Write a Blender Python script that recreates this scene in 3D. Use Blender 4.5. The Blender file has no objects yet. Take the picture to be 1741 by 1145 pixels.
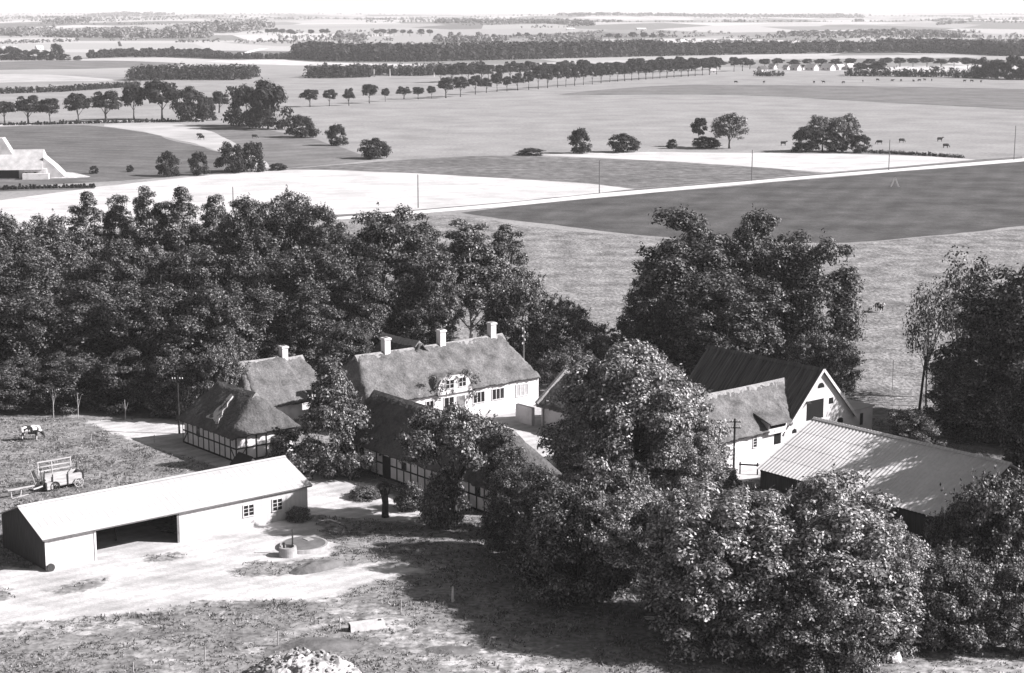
import bpy, bmesh, math, random
import numpy as np
from mathutils import Vector, Matrix, noise
from mathutils.geometry import tessellate_polygon
R = math.radians
SC = bpy.context.scene
COL = SC.collection
# ------------------------------------------------------------------ camera
F = 2930.; CX = 870.5; CY = 572.5; H = 42.; PT = math.atan(552.5/F)
cd = bpy.data.cameras.new('camera'); cam = bpy.data.objects.new('camera', cd); COL.objects.link(cam)
cd.sensor_width = 36; cd.lens = 36*F/1741.; cd.clip_start = 1; cd.clip_end = 80000
cam.location = (0, 0, H); cam.rotation_euler = (math.pi/2-PT, 0, 0); SC.camera = cam
# ------------------------------------------------------------------ light
SUN_EL = R(33.5); SUN_AZ = R(97)       # azimuth clockwise from +Y
w = bpy.data.worlds.new('World'); SC.world = w; w.use_nodes = True
nt = w.node_tree; nt.nodes.clear()
sk = nt.nodes.new('ShaderNodeTexSky'); sk.sky_type = 'NISHITA'; sk.sun_disc = False
sk.sun_elevation = SUN_EL; sk.sun_rotation = SUN_AZ; sk.dust_density = 2.0; sk.altitude = 0
bw = nt.nodes.new('ShaderNodeRGBToBW'); bg = nt.nodes.new('ShaderNodeBackground'); wo = nt.nodes.new('ShaderNodeOutputWorld')
nt.links.new(sk.outputs[0], bw.inputs[0]); nt.links.new(bw.outputs[0], bg.inputs[0]); nt.links.new(bg.outputs[0], wo.inputs[0])
bg.inputs[1].default_value = 0.05
# whitish haze low in the sky
tcw = nt.nodes.new('ShaderNodeTexCoord'); spw = nt.nodes.new('ShaderNodeSeparateXYZ'); nt.links.new(tcw.outputs['Generated'], spw.inputs[0])
mrw = nt.nodes.new('ShaderNodeMapRange'); mrw.interpolation_type = 'SMOOTHSTEP'; nt.links.new(spw.outputs[2], mrw.inputs[0])
mrw.inputs[1].default_value = 0.; mrw.inputs[2].default_value = .03; mrw.inputs[3].default_value = 12.; mrw.inputs[4].default_value = 0.
adw = nt.nodes.new('ShaderNodeMath'); adw.operation = 'ADD'; nt.links.new(bw.outputs[0], adw.inputs[0]); nt.links.new(mrw.outputs[0], adw.inputs[1]); nt.links.new(adw.outputs[0], bg.inputs[0])
sd = bpy.data.lights.new('sun', 'SUN'); sd.energy = 5.0; sd.angle = R(.55); sd.color = (1, .985, .985)
sun = bpy.data.objects.new('sun', sd); COL.objects.link(sun); sun.location = (100, -20, 90)
sdir = Vector((math.cos(SUN_EL)*math.sin(SUN_AZ), math.cos(SUN_EL)*math.cos(SUN_AZ), math.sin(SUN_EL)))
sun.rotation_euler = sdir.to_track_quat('Z', 'Y').to_euler()
SC.view_settings.view_transform = 'Standard'; SC.view_settings.look = 'None'
SC.view_settings.exposure = 0.78; SC.view_settings.gamma = 1
SC.render.engine = 'CYCLES'; SC.cycles.max_bounces = 6; SC.cycles.diffuse_bounces = 1; SC.cycles.volume_bounces = 2
SC.cycles.use_denoising = True
# ------------------------------------------------------------------ photo geometry
def ray(px, py):
    u = (px-CX)/F; v = (CY-py)/F; c, s = math.cos(PT), math.sin(PT)
    return (u, c+v*s, -s+v*c)
def hf(x, y):
    "terrain height: flat round the farm, gently rolling far away"
    d = np.sqrt(x*x+y*y)
    t = np.clip((d-1900)/2600, 0, 1); t = t*t*(3-2*t)
    a = 1.25*7*(1+np.sin(x/430+.8)*np.sin(y/520+1.1)) + 6*(1+np.sin(x/1150+y/900)*np.cos(y/1400)) + 2.5*(1+np.sin(x/210)*np.sin(y/260+x/700))
    return t*a*np.clip(.45+d/14000, 0, 1)
def G(px, py, z=0.):
    r = ray(px, py); t = (z-H)/r[2]; return (r[0]*t, r[1]*t)
def GT(px, py):
    r = ray(px, py); t = 300.
    for _ in range(4000):
        if H+r[2]*t <= float(hf(r[0]*t, r[1]*t)): break
        t *= 1.004
    return (r[0]*t, r[1]*t)
def Zat(px, py, x, y):
    r = ray(px, py); t = y/r[1]; return H+r[2]*t
def Xat(px, py, y):
    r = ray(px, py); return r[0]*y/r[1]
HD = R(50.5); RZ = math.pi/2-HD
AX = (math.sin(HD), math.cos(HD)); BX = (-math.cos(HD), math.sin(HD))
def loc(o, a, b, z=0): return (o[0]+AX[0]*a+BX[0]*b, o[1]+AX[1]*a+BX[1]*b, z)
# ------------------------------------------------------------------ materials
MATS = {}
TINT = (1.0, .968, .982)
def mat(name, lo, hi=None, scale=2., detail=6, dist=0., rough=.9, bump=0., bdist=.1, bscale=None, ramp=(.35, .65),
        stretch=(1, 1, 1), coord='Object', island=0., spec=.2, layer=None, transl=0., rows=None):
    if name in MATS: return MATS[name]
    m = bpy.data.materials.new(name); MATS[name] = m; m.use_nodes = True
    n = m.node_tree.nodes; l = m.node_tree.links; p = n['Principled BSDF']
    p.inputs['Roughness'].default_value = rough; p.inputs['Specular IOR Level'].default_value = spec
    c = lambda v: (v*TINT[0], v*TINT[1], v*TINT[2], 1)
    if hi is None: p.inputs['Base Color'].default_value = c(lo)
    if hi is not None or bump:
        tc = n.new('ShaderNodeTexCoord'); mp = n.new('ShaderNodeMapping'); mp.inputs['Scale'].default_value = stretch
        l.new(tc.outputs[coord], mp.inputs[0])
    col = None
    if hi is not None:
        no = n.new('ShaderNodeTexNoise'); no.inputs['Scale'].default_value = scale; no.inputs['Detail'].default_value = detail
        no.inputs['Roughness'].default_value = .62; no.inputs['Distortion'].default_value = dist
        l.new(mp.outputs[0], no.inputs[0])
        cr = n.new('ShaderNodeValToRGB'); cr.color_ramp.elements[0].position = ramp[0]; cr.color_ramp.elements[1].position = ramp[1]
        cr.color_ramp.elements[0].color = c(lo); cr.color_ramp.elements[1].color = c(hi)
        l.new(no.outputs[0], cr.inputs[0]); col = cr.outputs[0]
        if layer:   # second noise layer: (scale, low factor, high factor)
            n2 = n.new('ShaderNodeTexNoise'); n2.inputs['Scale'].default_value = layer[0]; n2.inputs['Detail'].default_value = 5
            l.new(mp.outputs[0], n2.inputs[0])
            mr = n.new('ShaderNodeMapRange'); mr.inputs[1].default_value = .32; mr.inputs[2].default_value = .68
            mr.inputs[3].default_value = layer[1]; mr.inputs[4].default_value = layer[2]; l.new(n2.outputs[0], mr.inputs[0])
            vm = n.new('ShaderNodeVectorMath'); vm.operation = 'SCALE'; l.new(col, vm.inputs[0]); l.new(mr.outputs[0], vm.inputs['Scale']); col = vm.outputs[0]
    if rows:
        wv = n.new('ShaderNodeTexWave'); wv.wave_type = 'BANDS'; wv.inputs['Scale'].default_value = rows[0]; wv.inputs['Distortion'].default_value = 1.2; wv.inputs['Detail'].default_value = 4; wv.inputs['Detail Scale'].default_value = .6
        m3 = n.new('ShaderNodeMapping'); m3.inputs['Rotation'].default_value = (0, 0, rows[2]); l.new(tc.outputs[coord], m3.inputs[0]); l.new(m3.outputs[0], wv.inputs[0])
        mr = n.new('ShaderNodeMapRange'); mr.inputs[3].default_value = 1-rows[1]; mr.inputs[4].default_value = 1+rows[1]; l.new(wv.outputs['Fac'], mr.inputs[0])
        vm = n.new('ShaderNodeVectorMath'); vm.operation = 'SCALE'; l.new(col, vm.inputs[0]); l.new(mr.outputs[0], vm.inputs['Scale']); col = vm.outputs[0]
    if island:
        ge = n.new('ShaderNodeNewGeometry'); mr = n.new('ShaderNodeMapRange')
        mr.inputs[3].default_value = max(.2, 1-island); mr.inputs[4].default_value = 1+2.6*island
        pw = n.new('ShaderNodeMath'); pw.operation = 'POWER'; pw.inputs[1].default_value = 2.6
        l.new(ge.outputs['Random Per Island'], pw.inputs[0]); l.new(pw.outputs[0], mr.inputs[0])
        vm = n.new('ShaderNodeVectorMath'); vm.operation = 'SCALE'; l.new(mr.outputs[0], vm.inputs['Scale'])
        if col: l.new(col, vm.inputs[0])
        else: vm.inputs[0].default_value = c(lo)[:3]
        col = vm.outputs[0]
    if col: l.new(col, p.inputs['Base Color'])
    if bump:
        nb = n.new('ShaderNodeTexNoise'); nb.inputs['Scale'].default_value = bscale or scale*2; nb.inputs['Detail'].default_value = 5
        l.new(mp.outputs[0], nb.inputs[0]); bp = n.new('ShaderNodeBump'); bp.inputs['Strength'].default_value = bump
        bp.inputs['Distance'].default_value = bdist; l.new(nb.outputs[0], bp.inputs['Height']); l.new(bp.outputs[0], p.inputs['Normal'])
    if transl:
        out = n['Material Output']; tr = n.new('ShaderNodeBsdfTranslucent'); mx = n.new('ShaderNodeMixShader'); mx.inputs[0].default_value = transl
        if col: l.new(col, tr.inputs[0])
        else: tr.inputs[0].default_value = c(lo)
        l.new(p.outputs[0], mx.inputs[1]); l.new(tr.outputs[0], mx.inputs[2]); l.new(mx.outputs[0], out.inputs['Surface'])
    return m
def ground_mat():
    m = mat('ground_meadow', .26, .39, scale=.05, detail=10, ramp=(.3, .7), coord='Object', layer=(.9, .82, 1.12), bump=.5, bdist=.25, bscale=1.6, spec=.05)
    n = m.node_tree.nodes; l = m.node_tree.links; p = n['Principled BSDF']
    old = p.inputs['Base Color'].links[0].from_socket
    tc = n.new('ShaderNodeTexCoord'); mp = n.new('ShaderNodeMapping'); mp.inputs['Rotation'].default_value = (0, 0, .5); mp.inputs['Scale'].default_value = (1, .6, 1)
    l.new(tc.outputs['Object'], mp.inputs[0])
    vo = n.new('ShaderNodeTexVoronoi'); vo.inputs['Scale'].default_value = .0048; l.new(mp.outputs[0], vo.inputs[0])
    bwn = n.new('ShaderNodeSeparateColor'); l.new(vo.outputs['Color'], bwn.inputs[0])
    cr = n.new('ShaderNodeValToRGB'); cr.color_ramp.interpolation = 'CONSTANT'; e = cr.color_ramp.elements
    e[0].color = (.42, .41, .412, 1); e[1].position = .2; e[1].color = (.24, .235, .235, 1)
    for ps, v in ((.38, .50), (.6, .18), (.68, .38), (.82, .58), (.93, .28)):
        q = e.new(ps); q.color = (v, v*.97, v*.98, 1)
    l.new(bwn.outputs[0], cr.inputs[0])
    sp = n.new('ShaderNodeSeparateXYZ'); l.new(tc.outputs['Object'], sp.inputs[0])
    mr = n.new('ShaderNodeMapRange'); mr.inputs[1].default_value = 1150; mr.inputs[2].default_value = 1500; l.new(sp.outputs[1], mr.inputs[0])
    mx = n.new('ShaderNodeMix'); mx.data_type = 'RGBA'; l.new(mr.outputs[0], mx.inputs[0]); l.new(old, mx.inputs[6]); l.new(cr.outputs[0], mx.inputs[7])
    l.new(mx.outputs[2], p.inputs['Base Color'])
    return m
WHITE = lambda: mat('limewash', .50, .76, scale=.8, detail=9, ramp=(.28, .55), bump=.15, bdist=.02, bscale=8, spec=.1)
TIMBER = lambda: mat('tarred_timber', .018, .035, scale=5, rough=.7)
GLASS = lambda: mat('window_glass', .02, rough=.15, spec=.5)
FRAME = lambda: mat('painted_frame', .6, .75, scale=6, rough=.5)
THATCH = lambda: mat('thatch', .09, .24, scale=.7, detail=10, ramp=(.3, .7), bump=.8, bdist=.12, bscale=5, spec=.02, layer=(5, .75, 1.2))
THATCH_D = lambda: mat('dark_thatch', .075, .16, scale=.9, detail=10, ramp=(.3, .7), bump=.8, bdist=.12, bscale=5, spec=.02, layer=(5, .75, 1.2))
RIDGE = lambda: mat('ridge_straw', .24, .38, scale=2.5, detail=8, bump=.8, bdist=.1, bscale=6, spec=.02)
BARK = lambda: mat('bark', .035, .08, scale=3, bump=.6, bdist=.05)
BIRCHBARK = lambda: mat('birch_bark', .2, .6, scale=2, stretch=(1, 1, 2), ramp=(.4, .5))
LEAF = lambda: mat('leaf_dark', .085, island=1.0, rough=.45, spec=.2, transl=.06)
LEAF_M = lambda: mat('leaf_mid', .13, island=.9, rough=.45, spec=.25, transl=.07)
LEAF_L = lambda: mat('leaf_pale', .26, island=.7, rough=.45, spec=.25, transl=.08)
LEAF_F = lambda: mat('leaf_far', .042, island=.4, rough=.8, spec=.1, transl=.1)
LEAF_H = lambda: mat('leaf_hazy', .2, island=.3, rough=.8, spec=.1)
WOOD = lambda: mat('weathered_wood', .28, .5, scale=4, stretch=(.3, 3, 3), bump=.3, bdist=.02)
DARKWOOD = lambda: mat('creosoted_wood', .02, .05, scale=4)
METAL = lambda: mat('dark_iron', .03, .06, scale=6, rough=.5, spec=.5)
# ------------------------------------------------------------------ object helpers
def tag(o, label=None, cat=None, group=None, kind=None):
    if label: o['label'] = label
    if cat: o['category'] = cat
    if group: o['group'] = group
    if kind: o['kind'] = kind
    return o
def thing(name, label, cat, at=(0, 0, 0), rz=0, group=None):
    o = bpy.data.objects.new(name, None); COL.objects.link(o); o.location = at; o.rotation_euler = (0, 0, rz); o.empty_display_size = .5
    return tag(o, label, cat, group)
def link(name, me, m=None, parent=None, at=(0, 0, 0)):
    o = bpy.data.objects.new(name, me); COL.objects.link(o); o.location = at
    if parent: o.parent = parent
    if m and not me.materials: me.materials.append(m)
    return o
def npmesh(name, V, FQ, smooth=False):
    "V (n,3) verts, FQ (m,k) faces of equal size"
    me = bpy.data.meshes.new(name); V = np.asarray(V, np.float32); FQ = np.asarray(FQ, np.int32); k = FQ.shape[1]
    me.vertices.add(len(V)); me.vertices.foreach_set('co', V.ravel())
    me.loops.add(FQ.size); me.loops.foreach_set('vertex_index', FQ.ravel())
    me.polygons.add(len(FQ)); me.polygons.foreach_set('loop_start', np.arange(0, FQ.size, k, dtype=np.int32))
    me.update(calc_edges=True)
    if smooth: me.polygons.foreach_set('use_smooth', np.ones(len(FQ), bool))
    return me
class MB:
    def __init__(s): s.v = []; s.f = []
    def add(s, vs, fs):
        n = len(s.v); s.v += [tuple(v) for v in vs]; s.f += [tuple(i+n for i in f) for f in fs]; return s
    def box(s, x0, x1, y0, y1, z0, z1):
        return s.add([(x0, y0, z0), (x1, y0, z0), (x1, y1, z0), (x0, y1, z0), (x0, y0, z1), (x1, y0, z1), (x1, y1, z1), (x0, y1, z1)],
                     [(3, 2, 1, 0), (4, 5, 6, 7), (0, 1, 5, 4), (1, 2, 6, 5), (2, 3, 7, 6), (3, 0, 4, 7)])
    def bar(s, p, q, wd, th=None):
        p = Vector(p); q = Vector(q); th = th or wd; d = (q-p).normalized()
        u = d.cross(Vector((0, 0, 1))); u = u.normalized() if u.length > .05 else Vector((1, 0, 0)); v = d.cross(u)
        vs = [c+u*a*wd/2+v*b*th/2 for c in (p, q) for a, b in ((-1, -1), (1, -1), (1, 1), (-1, 1))]
        return s.add(vs, [(0, 1, 2, 3), (7, 6, 5, 4), (0, 4, 5, 1), (1, 5, 6, 2), (2, 6, 7, 3), (3, 7, 4, 0)])
    def prism(s, poly, axis, t0, t1):
        "poly in the two other axes; extruded along axis from t0 to t1"
        n = len(poly)
        def mk(p, t):
            return (t, p[0], p[1]) if axis == 0 else ((p[0], t, p[1]) if axis == 1 else (p[0], p[1], t))
        vs = [mk(p, t0) for p in poly]+[mk(p, t1) for p in poly]
        return s.add(vs, [tuple(range(n)), tuple(range(2*n-1, n-1, -1))]+[(i, i+n, (i+1) % n+n, (i+1) % n) for i in range(n)])
    def tube(s, pts, rad, k=7, cap=True):
        pts = [Vector(p) for p in pts]; base = len(s.v); u = None
        for i, p in enumerate(pts):
            d = (pts[min(i+1, len(pts)-1)]-pts[max(i-1, 0)]).normalized()
            if u is None: u = d.orthogonal().normalized()
            u = (u-d*u.dot(d)).normalized(); v = d.cross(u)
            for j in range(k):
                a = 2*math.pi*j/k; s.v.append(tuple(p+(u*math.cos(a)+v*math.sin(a))*rad[i]))
        for i in range(len(pts)-1):
            for j in range(k):
                a = base+i*k+j; b = base+i*k+(j+1) % k; s.f.append((a, b, b+k, a+k))
        if cap: s.f.append(tuple(base+j for j in range(k))[::-1]); s.f.append(tuple(base+(len(pts)-1)*k+j for j in range(k)))
        return s
    def cyl(s, c, r, h, k=16, r2=None, axis=2):
        e = [Vector((1, 0, 0)), Vector((0, 1, 0)), Vector((0, 0, 1))][axis]
        return s.tube([Vector(c), Vector(c)+e*h], [r, r if r2 is None else r2], k)
    def mesh(s, name='m', smooth=False):
        me = bpy.data.meshes.new(name); me.from_pydata(s.v, [], s.f)
        bm = bmesh.new(); bm.from_mesh(me); bmesh.ops.recalc_face_normals(bm, faces=bm.faces); bm.to_mesh(me); bm.free()
        if smooth:
            for p in me.polygons: p.use_smooth = True
        return me
    def build(s, name, m, parent=None, smooth=False, at=(0, 0, 0)): return link(name, s.mesh(name, smooth), m, parent, at)
# ------------------------------------------------------------------ ground and fields
def build_ground():
    ang = np.radians(np.concatenate([np.arange(-180, -28, 8), np.arange(-28, 28, .5), np.arange(28, 180, 8)]))
    rad = np.concatenate([[0], np.geomspace(30, 26000, 170)])
    A_, R_ = np.meshgrid(ang, rad[1:]); X = (R_*np.sin(A_)).ravel(); Y = (R_*np.cos(A_)).ravel()
    V = np.column_stack([X, Y, hf(X, Y)]); V = np.vstack([[0, 0, 0], V]); na = len(ang); fs = []
    for i in range(len(rad)-2):
        for j in range(na):
            a = 1+i*na+j; b = 1+i*na+(j+1) % na; fs.append((a, a+na, b+na, b))
    me = bpy.data.meshes.new('ground'); me.from_pydata(V.tolist(), [], fs+[(0, 1+j, 1+(j+1) % na) for j in range(na)])
    bm = bmesh.new(); bm.from_mesh(me); bmesh.ops.recalc_face_normals(bm, faces=bm.faces)
    up = sum(f.normal.z for f in bm.faces)
    if up < 0: bmesh.ops.reverse_faces(bm, faces=bm.faces)
    bm.to_mesh(me); bm.free()
    tag(link('ground', me, ground_mat()), kind='structure')
build_ground()
SH = [0]
def ragged(P, step, jit, seed=1):
    rg = random.Random(seed); out = []
    for i, p in enumerate(P):
        q = P[(i+1) % len(P)]; d = math.dist(p, q); n = max(1, int(d/step)); nx, ny = (-(q[1]-p[1])/max(d, 1e-6), (q[0]-p[0])/max(d, 1e-6))
        for k in range(n):
            t = k/n; X = p[0]+(q[0]-p[0])*t; Y = p[1]+(q[1]-p[1])*t
            j = jit*2.2*(noise.noise((X/(step*9), Y/(step*9), seed))+.6*noise.noise((X/(step*2.6), Y/(step*2.6), seed+.5)))+jit*.25*rg.uniform(-1, 1)
            out.append((p[0]+(q[0]-p[0])*t+nx*j, p[1]+(q[1]-p[1])*t+ny*j))
    return out
def smoothpoly(P):
    out = []
    for i, p in enumerate(P):
        q = P[(i+1) % len(P)]; out += [(p[0]*.75+q[0]*.25, p[1]*.75+q[1]*.25), (p[0]*.25+q[0]*.75, p[1]*.25+q[1]*.75)]
    return out
POLY = {}
def sheet(name, pxs, m, z=None, step=1.5, jit=.25, smooth=True, world=False):
    P = [G(*p) for p in pxs] if not world else pxs
    if smooth: P = smoothpoly(P)
    P = ragged(P, step, jit, len(pxs)+int(P[0][0]))
    if z is None: SH[0] += 1; z = .004*SH[0]+.006
    POLY.setdefault(name, []).append(np.array(P))
    vs = [Vector((x, y, z)) for x, y in P]; fs = tessellate_polygon([vs])
    me = bpy.data.meshes.new(name); me.from_pydata([tuple(v) for v in vs], [], [tuple(f) for f in fs])
    bm = bmesh.new(); bm.from_mesh(me); bmesh.ops.recalc_face_normals(bm, faces=bm.faces)
    if sum(f.normal.z for f in bm.faces) < 0: bmesh.ops.reverse_faces(bm, faces=bm.faces)
    bm.to_mesh(me); bm.free()
    return tag(link(name, me, m), kind='structure')
def inside(P, x, y):
    n = len(P); c = np.zeros(len(x), bool); j = n-1
    for i in range(n):
        xi, yi = P[i]; xj, yj = P[j]
        t = ((yi > y) != (yj > y)) & (x < (xj-xi)*(y-yi)/(yj-yi+1e-12)+xi); c ^= t; j = i
    return c
M_rough = mat('rough_grass', .15, .36, scale=.35, detail=12, ramp=(.3, .66), coord='Object', layer=(2.2, .6, 1.25), bump=.9, bdist=.18, bscale=3.2, spec=.05)
M_pasture = mat('tussocky_pasture', .16, .40, scale=.26, detail=12, ramp=(.34, .66), coord='Object', layer=(1.6, .6, 1.2), stretch=(1, .8, 1), bump=.9, bdist=.3, bscale=1.8, spec=.05)
M_dark = mat('beet_field', .075, .135, scale=.09, rows=(.05, .06, .35), detail=8, coord='Object', layer=(1.4, .85, 1.15), bump=.6, bdist=.15, bscale=2.5, spec=.03)
M_stub = mat('stubble', .50, .70, scale=.09, rows=(.05, .04, 1.25), detail=8, coord='Object', layer=(1.2, .94, 1.05), spec=.03)
M_crop = mat('turnip_field', .12, .26, rows=(.09, .1, 1.2), scale=.28, detail=10, ramp=(.35, .65), coord='Object', layer=(.04, .8, 1.1), bump=.8, bdist=.4, bscale=.5, spec=.03)
M_band = mat('clover_field', .16, .24, rows=(.03, .07, .9), scale=.05, detail=8, coord='Object', layer=(.5, .85, 1.1), bump=.5, bdist=.25, bscale=1.0, spec=.03)
M_left = mat('dark_pasture', .10, .2, rows=(.04, .08, 2.0), scale=.06, detail=10, ramp=(.3, .7), coord='Object', layer=(.8, .85, 1.15), bump=.5, bdist=.3, bscale=.9, spec=.03)
M_strip = mat('mown_strip', .4, .55, scale=.06, detail=8, coord='Object', spec=.03)
M_track = mat('sandy_track', .60, .82, scale=.3, detail=10, ramp=(.28, .5), coord='Object', layer=(2.5, .9, 1.06), stretch=(1, 1.6, 1), bump=.35, bdist=.06, bscale=4, spec=.05)
M_road = mat('gravel_road', .7, .8, scale=.8, coord='Object', spec=.03)
M_verge = mat('verge_grass', .12, .24, scale=.4, coord='Object', bump=.6, bdist=.2, bscale=2, spec=.03)
M_bare = mat('trodden_earth', .12, .22, scale=.8, detail=8, coord='Object', bump=.6, bdist=.1, bscale=3, spec=.03)
# pastures and fields, near to far
sheet('pasture', [(560, 372), (700, 368), (790, 366), (880, 384), (1000, 396), (1090, 402), (1250, 418), (1440, 415), (1600, 402), (1900, 372), (2000, 900), (1560, 900), (1480, 760), (1120, 580), (1000, 640), (700, 640), (400, 560)], M_pasture, jit=.5, step=2)
sheet('grass', [(-260, 690), (40, 690), (140, 716), (300, 792), (560, 800), (820, 900), (1300, 790), (1700, 880), (2100, 960), (2100, 1400), (-300, 1400)], M_rough, step=3)
sheet('field', [(780, 362), (860, 352), (1025, 336), (1400, 303), (1900, 262), (2000, 368), (1741, 385), (1600, 400), (1440, 413), (1250, 414), (1090, 400), (1000, 390), (900, 378), (830, 370)], M_dark, jit=.7, step=3, smooth=False)
sheet('stubble_field', [(-200, 420), (-200, 352), (0, 341), (170, 318), (320, 301), (440, 291), (500, 289), (570, 290), (700, 295), (850, 303), (1000, 313), (1078, 322), (860, 344), (700, 357), (560, 366), (300, 384), (0, 400)], M_stub, jit=.5, step=3, smooth=False)
sheet('field', [(460, 290), (560, 282), (640, 275), (700, 271), (800, 266), (880, 265), (1000, 269), (1150, 276), (1300, 286), (1400, 295), (1080, 321), (1000, 312), (850, 302), (700, 294), (570, 289), (500, 288)], M_crop, jit=.8, step=4, smooth=False)
sheet('stubble_field', [(905, 264), (1000, 261), (1100, 259), (1340, 261), (1500, 264), (1590, 267), (1660, 272), (1540, 283), (1402, 294), (1300, 285.3), (1150, 275.3), (1000, 268)], M_stub, jit=.5, step=4, smooth=False)
sheet('verge', [(560, 367), (700, 358), (860, 345), (1025, 328), (1080, 322), (1400, 295.5), (1540, 283.5), (1660, 272), (1741, 266), (1741, 270), (1400, 298), (1025, 330), (860, 346.5), (700, 360), (560, 370)], M_verge, jit=.5, step=4, smooth=False)
sheet('road', [(480, 377), (700, 359.5), (860, 346), (1025, 329.5), (1400, 297.5), (1741, 269.5), (1900, 256), (1900, 260.5), (1741, 275), (1400, 302), (1025, 335), (860, 352), (700, 364.5), (480, 382)], M_road, jit=.3, step=6, smooth=False)
sheet('field', [(-200, 232), (0, 216), (130, 213), (172, 215), (235, 224), (310, 241), (385, 262), (440, 288), (320, 299), (170, 310), (60, 316), (-200, 330)], M_left, jit=1, step=6)
sheet('field', [(340, 211), (430, 216), (500, 231), (560, 245), (620, 266), (630, 272), (560, 281), (440, 290), (395, 262), (350, 230)], M_band, jit=1, step=6)
sheet('field', [(160, 213), (230, 209), (300, 210), (350, 219), (410, 250), (470, 286), (430, 286), (385, 262), (310, 240), (235, 223)], M_strip, jit=1, step=6)
sheet('path', [(-200, 222), (0, 210), (150, 206), (350, 203), (350, 206.5), (150, 210), (0, 215), (-200, 228)], M_road, jit=.5, step=8, smooth=False)
sheet('verge', [(-200, 345), (0, 322), (160, 319), (160, 321), (0, 326), (-200, 351)], M_left, jit=.6, step=5, smooth=False)
sheet('field', [(935, 163), (1000, 156), (1141, 144), (1300, 145), (1500, 147), (1741, 152), (1950, 156), (1950, 206), (1741, 187), (1450, 172), (1300, 163), (1141, 160)], M_band, jit=2, step=14)
sheet('field', [(-200, 112), (0, 105), (150, 103), (260, 105), (330, 110), (200, 117), (0, 119), (-200, 124)], M_band, jit=2, step=16)
sheet('field', [(-200, 137), (0, 126), (110, 128), (220, 138), (120, 139), (0, 141), (-200, 150)], M_strip, jit=2, step=16)
sheet('field', [(330, 104), (480, 101), (500, 104), (560, 107), (760, 111), (700, 113), (430, 111)], M_stub, jit=2, step=16)
sheet('field', [(900, 107), (1130, 101), (1230, 97), (1400, 95), (1600, 94), (1700, 97), (1500, 100), (1230, 102), (1000, 110), (880, 113)], M_strip, jit=2, step=16)
sheet('field', [(1480, 113), (1660, 112), (1741, 113), (1741, 119), (1600, 123), (1480, 124)], M_stub, jit=2, step=16)
sheet('path', [(395, 97), (420, 88), (450, 81), (500, 76), (500, 77.5), (455, 83), (425, 90), (403, 98)], M_road, jit=1, step=16, smooth=False)
# farm tracks and yards

TR1 = [(-300, 978), (0, 966), (80, 966), (300, 915), (420, 890), (520, 868), (548, 905), (574, 928), (560, 946), (500, 956), (470, 972), (560, 962), (640, 952), (700, 964), (735, 974), (690, 978), (640, 988), (600, 1003), (560, 1022), (450, 1022), (340, 1024), (250, 1042), (100, 1056), (-300, 1085)]
TR2 = [(140, 716), (225, 713), (330, 712), (420, 745), (520, 790), (640, 830), (745, 880), (700, 888), (620, 884), (560, 880), (500, 872), (360, 790), (270, 765), (225, 750)]
YRD = [(700, 676), (930, 676), (1010, 690), (960, 750), (1240, 730), (1330, 745), (1300, 812), (1180, 840), (960, 900), (860, 800), (740, 710)]
GR = [[(395, 972), (430, 955), (500, 958), (560, 953), (590, 944), (640, 953), (600, 964), (540, 970), (470, 978), (410, 982)], [(240, 948), (300, 942), (318, 948), (270, 957)], [(75, 1006), (130, 992), (180, 984), (170, 998), (110, 1012)], [(-60, 1002), (-10, 1000), (22, 1003), (5, 1020), (-60, 1026)],
      [(545, 915), (600, 905), (700, 960), (640, 955), (590, 948), (566, 946), (578, 930)]]
PTH = [[(200, 1098), (250, 1084), (300, 1108), (340, 1150), (280, 1160), (240, 1128)], [(380, 1114), (500, 1068), (600, 1032), (640, 1036), (560, 1064), (430, 1116)], [(560, 1010), (640, 1030), (700, 1060), (900, 1100), (1000, 1150), (800, 1150), (640, 1100), (560, 1060)], [(1540, 1120), (1640, 1090), (1800, 1060), (1800, 1160), (1500, 1160)], [(-100, 1062), (200, 1050), (300, 1066), (100, 1085), (-100, 1090)]]
def sdist(P, x, y):
    d = np.full(len(x), 1e9)
    for i in range(len(P)):
        ax, ay = P[i]; bx, by = P[(i+1) % len(P)]; ex, ey = bx-ax, by-ay; t = np.clip(((x-ax)*ex+(y-ay)*ey)/(ex*ex+ey*ey+1e-9), 0, 1)
        d = np.minimum(d, np.hypot(x-ax-t*ex, y-ay-t*ey))
    return np.where(inside(P, x, y), d, -d)
def fsd(x, y):
    g = lambda L: np.array([G(*p) for p in L])
    a = np.maximum.reduce([sdist(g(TR1), x, y), sdist(g(TR2), x, y), sdist(g(YRD), x, y)])
    so = G(79, 972); a = np.maximum(a, sdist([loc(so, p, q)[:2] for p, q in ((3.5, -1), (12, -1), (12, 7.5), (3.5, 7.5))], x, y))
    for q in GR: a = np.minimum(a, -sdist(g(q), x, y))
    for q in PTH: a = np.maximum(a, np.minimum(sdist(g(q), x, y)*.5-.35, -.12))
    return a
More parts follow.
